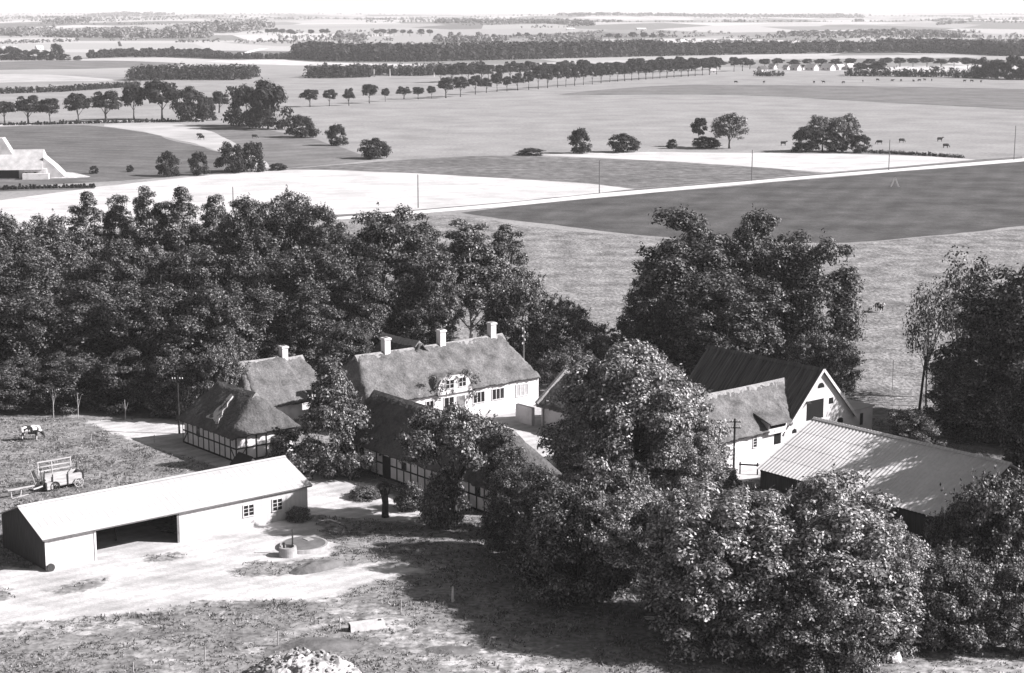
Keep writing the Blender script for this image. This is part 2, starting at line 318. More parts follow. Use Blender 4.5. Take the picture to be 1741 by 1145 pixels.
def farm_track():
    st = .4; xs = np.arange(-62, 46, st); ys = np.arange(100, 188, st); X, Y = np.meshgrid(xs, ys, indexing='ij'); D = fsd(X.ravel(), Y.ravel()); nb = len(ys)
    z = .026; V = np.column_stack([X.ravel(), Y.ravel(), np.full(X.size, z)])
    i, j = np.meshgrid(np.arange(len(xs)-1), np.arange(nb-1), indexing='ij'); a = (i*nb+j).ravel(); Q = np.column_stack([a, a+nb, a+nb+1, a+1])
    keep = np.max(D[Q], 1) > -1.6; Q = Q[keep]; used = np.unique(Q); mp = np.zeros(len(V), int); mp[used] = np.arange(len(used))
    me = npmesh('track', V[used], mp[Q]); at = me.attributes.new('edge', 'FLOAT', 'POINT'); at.data.foreach_set('value', D[used].astype(np.float32))
    m = mat('sandy_track_and_grass', .38, .68, scale=.22, detail=12, ramp=(.3, .62), layer=(2.5, .88, 1.08), stretch=(1, 1.6, 1), bump=.5, bdist=.08, bscale=4, spec=.05, rows=(.22, .08, 4.02))
    n = m.node_tree.nodes; l = m.node_tree.links; p = n['Principled BSDF']; tr = p.inputs['Base Color'].links[0].from_socket
    tc = n.new('ShaderNodeTexCoord'); no = n.new('ShaderNodeTexNoise'); no.inputs['Scale'].default_value = .35; no.inputs['Detail'].default_value = 12; no.inputs['Roughness'].default_value = .62; l.new(tc.outputs['Object'], no.inputs[0])
    cr = n.new('ShaderNodeValToRGB'); e = cr.color_ramp.elements; e[0].position = .3; e[1].position = .66
    e[0].color = (.15, .145, .147, 1); e[1].color = (.36, .349, .353, 1); l.new(no.outputs[0], cr.inputs[0])
    n2 = n.new('ShaderNodeTexNoise'); n2.inputs['Scale'].default_value = 2.2; n2.inputs['Detail'].default_value = 5; l.new(tc.outputs['Object'], n2.inputs[0])
    mr = n.new('ShaderNodeMapRange'); mr.inputs[1].default_value = .32; mr.inputs[2].default_value = .68; mr.inputs[3].default_value = .6; mr.inputs[4].default_value = 1.25; l.new(n2.outputs[0], mr.inputs[0])
    vm = n.new('ShaderNodeVectorMath'); vm.operation = 'SCALE'; l.new(cr.outputs[0], vm.inputs[0]); l.new(mr.outputs[0], vm.inputs['Scale'])
    av = n.new('ShaderNodeAttribute'); av.attribute_name = 'edge'; n3 = n.new('ShaderNodeTexNoise'); n3.inputs['Scale'].default_value = .9; n3.inputs['Detail'].default_value = 9; n3.inputs['Roughness'].default_value = .7; l.new(tc.outputs['Object'], n3.inputs[0])
    ma = n.new('ShaderNodeMath'); ma.operation = 'MULTIPLY_ADD'; ma.inputs[1].default_value = 4.2; ma.inputs[2].default_value = -2.1; l.new(n3.outputs[0], ma.inputs[0])
    ad = n.new('ShaderNodeMath'); ad.operation = 'ADD'; l.new(av.outputs['Fac'], ad.inputs[0]); l.new(ma.outputs[0], ad.inputs[1])
    m2 = n.new('ShaderNodeMapRange'); m2.inputs[1].default_value = -.25; m2.inputs[2].default_value = .3; l.new(ad.outputs[0], m2.inputs[0])
    mx = n.new('ShaderNodeMix'); mx.data_type = 'RGBA'; l.new(m2.outputs[0], mx.inputs[0]); l.new(vm.outputs[0], mx.inputs[6]); l.new(tr, mx.inputs[7]); l.new(mx.outputs[2], p.inputs['Base Color'])
    tag(link('track', me, m), kind='structure')
farm_track()
def grass_tufts():
    rg = np.random.default_rng(77); Ps = []
    bx = [(-62, 46, 100, 176, 60000)]
    for x0, x1, y0, y1, n in bx:
        x = rg.uniform(x0, x1, n); y = rg.uniform(y0, y1, n); d = fsd(x, y); nz = np.array([noise.noise((a*.35, b*.35, 0))+.6*noise.noise((a*1.3, b*1.3, 3)) for a, b in zip(x, y)])
        keep = (d < rg.normal(size=n)*.35-.15) & (nz > rg.uniform(-.75, .5, n))
        Ps.append(np.column_stack([x[keep], y[keep], nz[keep]]))
    P = np.vstack(Ps); n = len(P); k = 5; base = np.repeat(P[:, :2], k, 0)+rg.normal(size=(n*k, 2))*.13; N = n*k
    hgt = .06+.12*np.clip(np.repeat(P[:, 2], k)+.4, 0, 1.2)*rg.uniform(.5, 1.5, N); a = rg.uniform(0, np.pi, N); wv = np.column_stack([np.cos(a), np.sin(a)])*rg.uniform(.03, .07, N)[:, None]; ln = rg.normal(size=(N, 2))*.1
    z0 = np.full(N, .035); v0 = np.column_stack([base-wv, z0-.02]); v1 = np.column_stack([base+wv, z0-.02]); v2 = np.column_stack([base+ln, z0+hgt])
    V = np.stack([v0, v1, v2], 1).reshape(-1, 3); me = npmesh('grass', V, np.arange(3*N).reshape(-1, 3))
    tag(link('grass_tufts', me, mat('grass_blade', .22, island=.6, spec=.1, transl=.2)), 'rough tufts of grass covering the foreground meadow', 'grass', kind='stuff')
grass_tufts()
# ------------------------------------------------------------------ foliage
def unit(v): return v/np.maximum(np.linalg.norm(v, axis=-1, keepdims=True), 1e-9)
def leaves(rg, cen, rad, n, size, flat=.75, up=.35, low=-.45, asp=.55, shoots=0.):
    "leaf sprays on the outside of many small clumps; returns verts, quads"
    k = rg.choice(len(cen), n, p=(rad**2)/np.sum(rad**2))
    d = unit(rg.normal(size=(n, 3))); d[:, 2] = np.where(d[:, 2] < low, -d[:, 2], d[:, 2])
    rr = rad[k]*np.clip(rg.normal(.88, .2, n), .2, 1.4); P = cen[k]+d*rr[:, None]*np.array([1, 1, flat])
    nm = unit(d+rg.normal(size=(n, 3))*.36+np.array([0, 0, up]))
    t = rg.normal(size=(n, 3))
    if shoots: t = t*.35+np.array([0, 0, shoots])
    t = unit(t-nm*np.sum(t*nm, 1)[:, None]); b = np.cross(nm, t)
    s = size*rg.uniform(.6, 1.35, n)[:, None]
    q = np.stack([P+t*s*.5, P+b*s*asp*.5, P-t*s*.5, P-b*s*asp*.5], 1).reshape(-1, 3)
    return q, np.arange(4*n).reshape(-1, 4)
def crown_points(rg, R0, hb, h, n, shape='round', lump=.25):
    d = unit(rg.normal(size=(n*3, 3))); d = d[d[:, 2] > -.75][:n]; n = len(d)
    rho = rg.uniform(.45, 1., n)**.6
    lobes = unit(rg.normal(size=(9, 3))); lv = 1+lump*(np.max(d@lobes.T, 1)-.75)*2
    rho = rho*lv; c = (h+hb)/2; hz = (h-hb)/2
    P = d*rho[:, None]*np.array([R0, R0, hz]); t = (P[:, 2]+hz)/(2*hz)
    if hb < 1: P[:, :2] *= (1+.55*np.clip(-d[:, 2], 0, 1))[:, None]
    if shape == 'cone': P[:, :2] *= (1.25-t*.95)[:, None]
    if shape == 'egg': P[:, :2] *= (1.15-.35*np.clip(t, 0, 1))[:, None]
    P[:, 2] += c; P[:, 2] = np.maximum(P[:, 2], hb*.8+.4*rg.uniform(.6, 1.6, len(P)))
    return P
def trunk_mb(rg, h, r, cen, nl=8, hb=2., k=7, hmax=.75):
    mb = MB(); top = Vector((rg.normal()*.3, rg.normal()*.3, h*hmax)); n = 5
    ax = [Vector((top.x*(i/n)**1.5+rg.normal()*.06, top.y*(i/n)**1.5+rg.normal()*.06, top.z*i/n-(.15 if i == 0 else 0))) for i in range(n+1)]
    mb.tube(ax, [r*(1.25 if i == 0 else 1)*(1-.8*i/n) for i in range(n+1)], k)
    idx = rg.choice(len(cen), min(nl, len(cen)), replace=False)
    for i in idx:
        e = Vector(cen[i]); s0 = min(max(hb*.8, e.z*.45), h*hmax*.9); a = top*(s0/top.z); a.x *= .6; a.y *= .6; m = a.lerp(e, .5)+Vector((0, 0, .12*(e-a).length))
        rr = r*(1-.75*s0/top.z)*.55; mb.tube([a, m, e], [rr, rr*.6, rr*.2], 5)
    return mb
PROTO = {}
def make_tree(kind, seed, h, R0, hb, clumps, n, size, leaf, bark, crad=(.16, .3), tr=.3, shape='round', **kw):
    rg = np.random.default_rng(seed); cen = crown_points(rg, R0*.86, hb+(R0*.15 if hb > 1 else -.1), h-R0*.14, clumps, shape, kw.get('lump', .25))
    if hb < 1:   # foliage down to the ground
        ns = max(6, len(cen)//5); a = rg.uniform(0, 6.283, ns); q = R0*rg.uniform(.35, .92, ns); cen = np.vstack([cen, np.column_stack([np.cos(a)*q, np.sin(a)*q, rg.uniform(.03, .2, ns)*h])])
    rad = R0*rg.uniform(crad[0], crad[1], len(cen))
    V, Q = leaves(rg, cen, rad, n, size, flat=kw.get('flat', .72), up=kw.get('up', .35), shoots=kw.get('shoots', 0.), low=kw.get('low', -.45), asp=kw.get('asp', .55))
    if kw.get('spikes'):
        ns = kw['spikes']; idx = rg.choice(len(cen), ns); L = rg.uniform(.6, 1.7, ns)*kw.get('slen', 1.); o = cen[idx]+unit(rg.normal(size=(ns, 3))*np.array([1, 1, .6]))*rad[idx][:, None]*.8
        dr = unit(o-np.array([0, 0, h*.35])+rg.normal(size=(ns, 3))*.6+np.array([0, 0, kw.get('sup', 2.)])); m = kw.get('sn', 22)
        if kw.get('droop'): dr = unit(np.array([0, 0, -1.])+rg.normal(size=(ns, 3))*.15)
        t = rg.uniform(0, 1, (ns, m)); P = (o[:, None, :]+dr[:, None, :]*(t*L[:, None])[:, :, None]+rg.normal(size=(ns, m, 3))*.1).reshape(-1, 3)
        N = len(P); nm = unit(rg.normal(size=(N, 3))+np.array([.3, 0, .3])); tt = unit(np.repeat(dr, m, 0)+rg.normal(size=(N, 3))*.5); tt = unit(tt-nm*np.sum(tt*nm, 1)[:, None]); bb = np.cross(nm, tt)
        s = size*rg.uniform(.7, 1.25, N)[:, None]; q = np.stack([P+tt*s*.5, P+bb*s*.25, P-tt*s*.5, P-bb*s*.25], 1).reshape(-1, 3)
        Q = np.vstack([Q, np.arange(4*N).reshape(-1, 4)+len(V)]); V = np.vstack([V, q])
    me = npmesh('crown', V, Q); me.materials.append(leaf)
    tm = trunk_mb(rg, h, tr, cen, kw.get('limbs', 9), hb, hmax=kw.get('hmax', .75)).mesh('trunk', True); tm.materials.append(bark)
    PROTO.setdefault(kind, []).append((me, tm, h, R0))
for s in range(4): make_tree('broad', 10+s, 14, 5.5, .4, 260, 62000, .29, LEAF(), BARK(), crad=(.08, .24), lump=.55, spikes=150, slen=.8, sn=18)
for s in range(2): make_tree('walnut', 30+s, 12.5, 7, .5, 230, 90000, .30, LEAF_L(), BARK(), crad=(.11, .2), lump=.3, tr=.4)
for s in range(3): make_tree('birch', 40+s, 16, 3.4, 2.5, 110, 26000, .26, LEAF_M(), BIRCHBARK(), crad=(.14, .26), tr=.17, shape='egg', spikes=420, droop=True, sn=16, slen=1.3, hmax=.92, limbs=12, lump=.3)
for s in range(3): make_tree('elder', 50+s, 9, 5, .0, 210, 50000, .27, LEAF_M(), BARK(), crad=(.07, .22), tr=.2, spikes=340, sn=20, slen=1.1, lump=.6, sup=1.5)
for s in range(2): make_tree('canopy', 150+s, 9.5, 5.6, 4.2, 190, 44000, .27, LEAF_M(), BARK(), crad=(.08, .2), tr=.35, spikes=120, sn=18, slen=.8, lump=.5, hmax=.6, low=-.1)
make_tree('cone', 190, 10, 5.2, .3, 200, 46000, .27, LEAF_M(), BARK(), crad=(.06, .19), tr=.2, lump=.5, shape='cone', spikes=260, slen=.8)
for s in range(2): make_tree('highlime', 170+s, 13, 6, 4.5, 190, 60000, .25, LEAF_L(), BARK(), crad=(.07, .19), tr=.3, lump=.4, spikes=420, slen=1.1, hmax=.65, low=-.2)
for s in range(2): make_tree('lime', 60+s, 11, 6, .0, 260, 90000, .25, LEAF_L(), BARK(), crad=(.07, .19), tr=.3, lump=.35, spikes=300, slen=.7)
for s in range(3): make_tree('shrub', 70+s, 3.5, 2.4, .0, 70, 12000, .22, LEAF_M(), BARK(), crad=(.18, .34), tr=.08, hmax=.6, spikes=60, slen=.6, limbs=6)
for s in range(2): make_tree('fieldtree', 80+s, 10, 4.2, 3.0, 45, 3600, .75, LEAF_F(), BARK(), crad=(.2, .36), tr=.26, limbs=5, hmax=.6)
make_tree('fieldtree', 85, 10, 3.6, 2.6, 30, 3000, .75, LEAF_F(), BARK(), crad=(.24, .42), tr=.3, shape='egg', limbs=5, hmax=.6, lump=.4)
for s in range(3): make_tree('fieldbush', 90+s, 7, 4.5, .0, 60, 5200, .6, LEAF_F(), BARK(), crad=(.18, .32), tr=.2, limbs=4, hmax=.5, lump=.35)
make_tree('willow', 95, 11, 5.5, 1.5, 90, 8000, .5, LEAF_M(), BARK(), crad=(.14, .26), tr=.3, limbs=14, hmax=.5)
make_tree('sparse', 98, 12, 4, 3, 70, 3200, .36, LEAF_M(), BARK(), crad=(.2, .4), tr=.16, limbs=20, hmax=.85, low=-1)
for s in range(2): make_tree('dapple', 110+s, 13, 5, 3, 90, 7000, .42, LEAF(), BARK(), crad=(.14, .3), tr=.2, lump=.3)
make_tree('sparse', 99, 12, 4, 3, 70, 2600, .36, LEAF_M(), BARK(), crad=(.2, .4), tr=.16, limbs=20, hmax=.85, low=-1)
CNT = {}; RNG = random.Random(4)
def tree(kind, px, top, Y, wpx, label, cat='tree', name=None, group=None, var=None, base=None, rot=None):
    "px/top: column of the crown and row of its top; Y distance, or base row; wpx crown width"
    if base is not None: Y = G(px, base)[1]
    x = Xat(px, (base or top+40), Y); d = math.hypot(Y, H)
    h = Zat(px, top, x, Y); W = wpx*d/F
    i = CNT.get(kind, 0) if var is None else var; CNT[kind] = i+1
    me, tm, h0, R0 = PROTO[kind][i % len(PROTO[kind])]
    nm = name or {'broad': 'broadleaf_tree', 'walnut': 'walnut_tree', 'birch': 'birch_tree', 'elder': 'bushy_tree', 'lime': 'broadleaf_tree', 'canopy': 'broadleaf_tree', 'cone': 'bushy_tree', 'highlime': 'broadleaf_tree', 'shrub': 'shrub', 'fieldtree': 'field_tree', 'fieldbush': 'bush', 'willow': 'willow_tree', 'sparse': 'ash_tree'}[kind]
    r = thing(nm, label, cat, (x, Y, 0), RNG.uniform(0, 6.28) if rot is None else rot, group)
    r.scale = (W/(2*R0), W/(2*R0), h/h0)
    link('crown', me, None, r); link('trunk', tm, None, r)
    return r
# ------------------------------------------------------------------ building helpers (local frame: x along A, y along B)
def thatch(a0, a1, b0, b1, ze, zr, hip0=None, hip1=None, oh=.5, th=.22, res=.3, seed=0, bumps=(), keep=None, sag=.12, ridge=None):
    "thick rounded thatched roof as a height field; hips given as inset of the ridge end. ridge along x"
    rg = np.random.default_rng(seed); A0, A1, B0, B1 = a0-.12, a1+.12, b0-oh, b1+oh
    na = int((A1-A0)/res)+1; nb = int((B1-B0)/res)+1
    xs = np.linspace(A0, A1, na); ys = np.linspace(B0, B1, nb); X, Y = np.meshgrid(xs, ys, indexing='ij'); bm_ = (b0+b1)/2; hw = (b1-b0)/2; sl = (zr-ze)/hw
    pl = [ze+(Y-b0)*sl, ze+(b1-Y)*sl]
    if hip0: pl.append(ze+(X-a0)*(zr-ze)/hip0)
    if hip1: pl.append(ze+(a1-X)*(zr-ze)/hip1)
    K = 5.; Z = -np.log(sum(np.exp(-K*(p-ze)) for p in pl))/K+ze
    for f in bumps: Z = np.maximum(Z, f(X, Y))
    ph = rg.uniform(0, 6, 4); Z += .05*np.sin(X*1.7+ph[0])*np.sin(Y*2.1+ph[1])+.03*rg.normal(size=Z.shape)-sag*np.sin(np.pi*np.clip((X-a0)/(a1-a0), 0, 1))*np.clip((Z-ze)/(zr-ze), 0, 1)
    jx = rg.normal(size=Z.shape)*.05; jy = rg.normal(size=Z.shape)*.05
    ok = np.ones((na-1, nb-1), bool)
    if keep is not None:
        xc = (xs[1:]+xs[:-1])/2; yc = (ys[1:]+ys[:-1])/2
        for i in range(na-1):
            for j in range(nb-1): ok[i, j] = keep(xc[i], yc[j], Z[i, j])
    n = na*nb; V = [(X[i, j]+jx[i, j], Y[i, j]+jy[i, j], Z[i, j]) for i in range(na) for j in range(nb)]
    V += [(X[i, j]+jx[i, j], Y[i, j]+jy[i, j], Z[i, j]-th) for i in range(na) for j in range(nb)]
    fs = []; I = lambda i, j: i*nb+j
    for i in range(na-1):
        for j in range(nb-1):
            if not ok[i, j]: continue
            q = (I(i, j), I(i+1, j), I(i+1, j+1), I(i, j+1)); fs.append(q); fs.append(tuple(v+n for v in q[::-1]))
            for di, dj, e in ((-1, 0, (q[0], q[3])), (1, 0, (q[2], q[1])), (0, -1, (q[1], q[0])), (0, 1, (q[3], q[2]))):
                ii, jj = i+di, j+dj
                if ii < 0 or jj < 0 or ii >= na-1 or jj >= nb-1 or not ok[ii, jj]: fs.append((e[0], e[1], e[1]+n, e[0]+n))
    mb = MB(); mb.v = V; mb.f = fs
    return mb
def ridge_straw(a0, a1, bm_, zr, sag=.12, wd=.55, seed=0, L=None):
    "bundle of pale straw laid over the ridge"
    rg = random.Random(seed); mb = MB(); n = max(3, int((a1-a0)/.25)); rows = []
    La0, La1 = L or (a0, a1)
    for i in range(n+1):
        a = a0+(a1-a0)*i/n; s = sag*math.sin(math.pi*min(max((a-La0)/(La1-La0), 0), 1)); w2 = wd*rg.uniform(.85, 1.15)
        row = [(-w2, -w2*.85-.03), (-w2*.5, -w2*.38+.05), (0, .1), (w2*.5, -w2*.38+.05), (w2, -w2*.85-.03), (w2*.5, -w2*.38-.3), (0, -.22), (-w2*.5, -w2*.38-.3)]
        for y, z in row: mb.v.append((a, bm_+y, zr-s+z-.04))
    for i in range(n):
        for j in range(8):
            a = i*8+j; b = i*8+(j+1) % 8; mb.f.append((a, b, b+8, a+8))
    mb.f += [tuple(range(8)), tuple(n*8+j for j in range(8))[::-1]]
    return mb
def walls(a0, a1, b0, b1, h): return MB().box(a0, a1, b0, b1, -.2, h)
def gable_walls(a0, a1, b0, b1, ze, zr, axis='a'):
    "solid house body with pointed gables; ridge along x"
    m = (b0+b1)/2
    return MB().prism([(b0, -.2), (b1, -.2), (b1, ze), (m, zr), (b0, ze)], 0, a0, a1)
def window(par, face, u0, u1, z0, z1, c, nx=2, nz=3, name='window', glass=None, fw=.07):
    "face 'F': plane y=c seen from -y; face 'L': plane x=c seen from -x"
    fr = MB(); gl = MB()
    def bx(mb, ua, ub, za, zb, d0, d1):
        if face == 'F': mb.box(ua, ub, c-d1, c-d0, za, zb)
        else: mb.box(c-d1, c-d0, ua, ub, za, zb)
    bx(gl, u0+.01, u1-.01, z0+.01, z1-.01, .004, .02)
    bx(fr, u0-fw, u1+fw, z1, z1+fw, .003, .07); bx(fr, u0-fw-.03, u1+fw+.03, z0-fw, z0, .003, .1)
    bx(fr, u0-fw, u0, z0, z1, .003, .07); bx(fr, u1, u1+fw, z0, z1, .003, .07)
    for i in range(1, nx): u = u0+(u1-u0)*i/nx; bx(fr, u-fw*.5, u+fw*.5, z0, z1, .022, .055)
    for i in range(1, nz): z = z0+(z1-z0)*i/nz; bx(fr, u0, u1, z-.018, z+.018, .0225, .045)
    f = fr.build(name, FRAME(), par); gl.build('pane', glass or GLASS(), f)
    return f
def halftimber(mb, face, u0, u1, z0, z1, c, step=1.05, dark=(), d=.035, t=.15):
    def bx(ua, ub, za, zb, dd=d):
        if face == 'F': mb.box(ua, ub, c-dd, c-.002, za, zb)
        else: mb.box(c-dd, c-.002, ua, ub, za, zb)
    n = max(1, round((u1-u0)/step)); zm = z0+(z1-z0)*.46
    for i in range(n+1):
        u = u0+(u1-u0)*i/n; bx(max(u0, u-t/2), min(u1, u+t/2), z0, z1)
    for z, q in ((z0, .2), (zm, .14), (z1-.16, .16)): bx(u0, u1, z, z+q, d+.004)
    for s, e in ((0, 1), (n-1, n)):   # corner braces
        ua, ub = u0+(u1-u0)*s/n, u0+(u1-u0)*e/n
        p, q = (ua, ub) if s == 0 else (ub, ua)
        if face == 'F': mb.bar((p, c-.018, z0+.1), (q, c-.018, zm+.05), .13, .032)
        else: mb.bar((c-.018, p, z0+.1), (c-.018, q, zm+.05), .032, .13)
def chimney(par, a, b, z0, z1, wd=.75, m=None):
    mb = MB().box(a-wd/2, a+wd/2, b-wd/2, b+wd/2, z0, z1-.22); mb.box(a-wd/2-.09, a+wd/2+.09, b-wd/2-.09, b+wd/2+.09, z1-.219, z1-.06)
    mb.box(a-wd/2-.02, a+wd/2+.02, b-wd/2-.02, b+wd/2+.02, z1-.059, z1)
    c = mb.build('chimney', m or WHITE(), par); MB().box(a-wd/2+.14, a+wd/2-.14, b-wd/2+.14, b+wd/2-.14, z1-.02, z1+.015).build('flue', METAL(), c)
    return c
def corrugated(a_e, z_e, a_r, z_r, b0, b1, wave=.34, amp=.035, sheets=4, th=.02, seed=0, step=.03):
    "one roof slope from eave (a_e,z_e) to ridge (a_r,z_r), waves running down the slope"
    rg = random.Random(seed); mb = MB(); n = int(abs(b1-b0)/wave*6); L = math.hypot(a_r-a_e, z_r-z_e); nx, nz = -(z_r-z_e)/L, (a_r-a_e)/L
    if nz < 0: nx, nz = -nx, -nz
    for s in range(sheets):
        t0, t1 = s/sheets-.012, (s+1)/sheets; base = len(mb.v)
        for i in range(n+1):
            b = b0+(b1-b0)*i/n; o = amp*math.sin(2*math.pi*(b-b0)/wave)
            for t, lift in ((max(t0, 0), step), (t1, 0.)):
                a = a_e+(a_r-a_e)*t; z = z_e+(z_r-z_e)*t; q = o+lift
                mb.v.append((a+nx*q, b, z+nz*q)); mb.v.append((a+nx*(q-th), b, z+nz*(q-th)))
        for i in range(n):
            k = base+i*4; mb.f += [(k, k+4, k+6, k+2), (k+1, k+3, k+7, k+5), (k, k+1, k+5, k+4), (k+2, k+6, k+7, k+3)]
    return mb
# ------------------------------------------------------------------ the long white shed in front
def shed():
    o = G(79, 972); t = thing('shed', 'long low white shed with pale roof, wide dark opening and two small windows', 'shed', (o[0], o[1], 0), RZ)
    L = 23.6; D = 8.0; ze = 2.7; zr = 4.25; d0, d1 = 4.1, 11.3
    ww = mat('white_boards', .46, .60, scale=1.2, stretch=(3, 3, .4), ramp=(.3, .6), bump=.2, bdist=.02, bscale=9)
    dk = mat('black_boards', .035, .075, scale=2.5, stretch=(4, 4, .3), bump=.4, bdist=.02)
    MB().box(0.16, d0, 0, .14, -.1, ze).build('front_wall', ww, t)
    MB().box(d1, L-.16, 0, .14, -.1, ze).build('front_wall', ww, t)
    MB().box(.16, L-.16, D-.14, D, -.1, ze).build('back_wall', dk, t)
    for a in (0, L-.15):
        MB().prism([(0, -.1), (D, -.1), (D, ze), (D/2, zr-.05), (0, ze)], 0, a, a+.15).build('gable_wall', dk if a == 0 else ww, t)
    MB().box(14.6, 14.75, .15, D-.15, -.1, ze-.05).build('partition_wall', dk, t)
    p = MB().box(-.03, .2, -.03, -.002, -.05, ze); p.build('corner_board', FRAME(), t)
    p = MB(); p.box(d0-.08, d0+.08, -.05, -.003, -.05, ze); p.build('door_post', FRAME(), t)
    p = MB(); p.box(d1-.1, d1+.1, -.06, -.003, -.05, ze); p.build('door_post', mat('grey_post', .12, .2), t)
    MB().box(7.6, 7.75, 3.6, 3.75, -.05, 3.6).build('inner_post', DARKWOOD(), t)
    roofm = mat('asbestos_sheet', .44, .58, scale=.4, ramp=(.3, .65), layer=(3, .95, 1.05), stretch=(.3, 1, 1), spec=.1)
    s = (zr-ze)/(D/2); rf = MB()
    for sgn in (0, 1):
        for k in range(3):
            y0 = -.35+k*(D/2+.35)/3; y1 = -.35+(k+1)*(D/2+.35)/3+(.08 if k < 2 else 0); z0 = ze+s*y0+.07-.012*k; z1 = ze+s*y1+.07-.012*k
            a = [(y0, z0+.012), (y1, z1+.0), (y1, z1-.03), (y0, z0-.018)]
            if sgn: a = [(D-y, z) for y, z in a]
            n = 40
            for i in range(n):
                x0 = -.35+(L+.7)*i/n; x1 = -.35+(L+.7)*(i+1)/n-.012; rf.prism(a, 0, x0, x1)
    rf.build('roof', roofm, t)
    MB().prism([(D/2-.22, zr+.02), (D/2, zr+.13), (D/2+.22, zr+.02), (D/2, zr+.07)], 0, -.36, L+.36).build('ridge_cap', roofm, t)
    fb = MB().box(-.3, L+.3, -.30, -.26, ze-.2, ze-.08)
    for i in range(0, 48): fb.box(-.2+i*.5, -.12+i*.5, -.25, -.01, ze-.14, ze-.04)
    fb.build('eaves_board', mat('grey_post', .12, .2), t)
    window(t, 'F', 17.35, 18.3, 1.05, 1.95, 0, 2, 3); window(t, 'F', 20.15, 21.05, 1.0, 1.95, 0, 2, 3)
    MB().cyl((.25, -.32, .32), .32, .12, 18, axis=1).build('old_wheel', METAL(), None).matrix_world = Matrix.Translation((o[0], o[1], 0)) @ Matrix.Rotation(RZ, 4, 'Z')
    tag(bpy.data.objects['old_wheel'], 'dark wheel leaning on the front corner of the white shed', 'wheel')
    wgrass = MB(); rg = random.Random(3)
    return t
SHED = shed()
# ------------------------------------------------------------------ half timbered stable, nearest the cow pasture
def ht_stable():
    o = (-26.12, 157.58); t = thing('half_timbered_stable', 'short half-timbered thatched building with hipped roof beside the pale track', 'stable', (o[0], o[1], 0), RZ)
    W, L = 7.0, 10.6; ze, zr = 2.95, 6.3
    walls(.35, W-.35, .35, L-.35, ze+.1).build('wall', WHITE(), t)
    tf = MB(); halftimber(tf, 'L', .35, L, 0, 2.75, .35, 1.02); halftimber(tf, 'F', .35, W, 0, 2.75, .35, 1.15); tf.build('timber_frame', TIMBER(), t)
    MB().box(.325, .349, 7.2, 7.9, 1.2, 2.2).build('window', GLASS(), t)
    rf = thatch(0, L, -W, 0, ze, zr, 1.9, 1.9, oh=.3, seed=1)     # built along x, turned to run along B
    rf.v = [(-y, x, z) for x, y, z in rf.v]
    rf.build('roof', THATCH_D(), t, True)
    rd = ridge_straw(1.7, L-1.7, -W/2, zr-.12, seed=1, L=(0, L)); rd.v = [(-y, x, z) for x, y, z in rd.v]; rd.build('ridge_straw', RIDGE(), t)
ht_stable()
def patch():
    t = bpy.data.objects['half_timbered_stable']; o = (-26.12, 157.58); ze, zr, W = 2.95, 6.3, 7.0; s = (zr-ze)/(W/2); vs = []
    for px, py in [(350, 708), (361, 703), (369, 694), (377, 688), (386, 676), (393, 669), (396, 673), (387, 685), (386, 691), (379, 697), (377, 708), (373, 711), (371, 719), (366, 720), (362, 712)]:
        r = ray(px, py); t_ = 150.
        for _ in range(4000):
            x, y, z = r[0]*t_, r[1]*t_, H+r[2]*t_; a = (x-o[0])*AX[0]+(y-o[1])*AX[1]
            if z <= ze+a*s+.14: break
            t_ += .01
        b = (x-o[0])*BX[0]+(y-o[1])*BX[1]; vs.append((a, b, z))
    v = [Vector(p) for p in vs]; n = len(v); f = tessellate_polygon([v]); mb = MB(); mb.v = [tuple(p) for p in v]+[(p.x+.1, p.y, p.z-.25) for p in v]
    mb.f = [tuple(q) for q in f]+[(i, (i+1) % n, (i+1) % n+n, i+n) for i in range(n)]; mb.build('pale_patch', mat('pale_mottle', .10, .62, scale=1.6, detail=9, ramp=(.42, .52), bump=.5), t)  # thin ragged sheet over the thatch, mottled pale and dark
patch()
def ht_barn():
    o = (-1.71, 140.26); t = thing('half_timbered_barn', 'long half-timbered thatched barn running back from the stump towards the farmhouse', 'barn', (o[0], o[1], 0), RZ)
    W, L = 7.4, 23.6; ze, zr = 2.95, 6.8
    walls(.3, W-.3, .3, L-.3, ze+.08).build('wall', WHITE(), t)
    tf = MB(); halftimber(tf, 'L', .3, L, 0, 2.75, .3, 1.04); halftimber(tf, 'F', .3, W, 0, 2.75, .3, 1.2); tf.build('timber_frame', TIMBER(), t)
    for b in (1.9, 12.6, 19.3): MB().box(.275, .299, b, b+.75, 1.25, 2.2).build('window', GLASS(), t)
    MB().box(.27, .299, 15.2, 16.3, .1, 2.1).build('door', DARKWOOD(), t)
    rf = thatch(0, L, -W, 0, ze, zr, 1.8, 1.4, oh=.3, seed=2); rf.v = [(-y, x, z) for x, y, z in rf.v]; rf.build('roof', THATCH_D(), t, True)
    rd = ridge_straw(1.5, L-1.2, -W/2, zr-.1, seed=2, L=(0, L), wd=.5); rd.v = [(-y, x, z) for x, y, z in rd.v]; rd.build('ridge_straw', RIDGE(), t)
ht_barn()
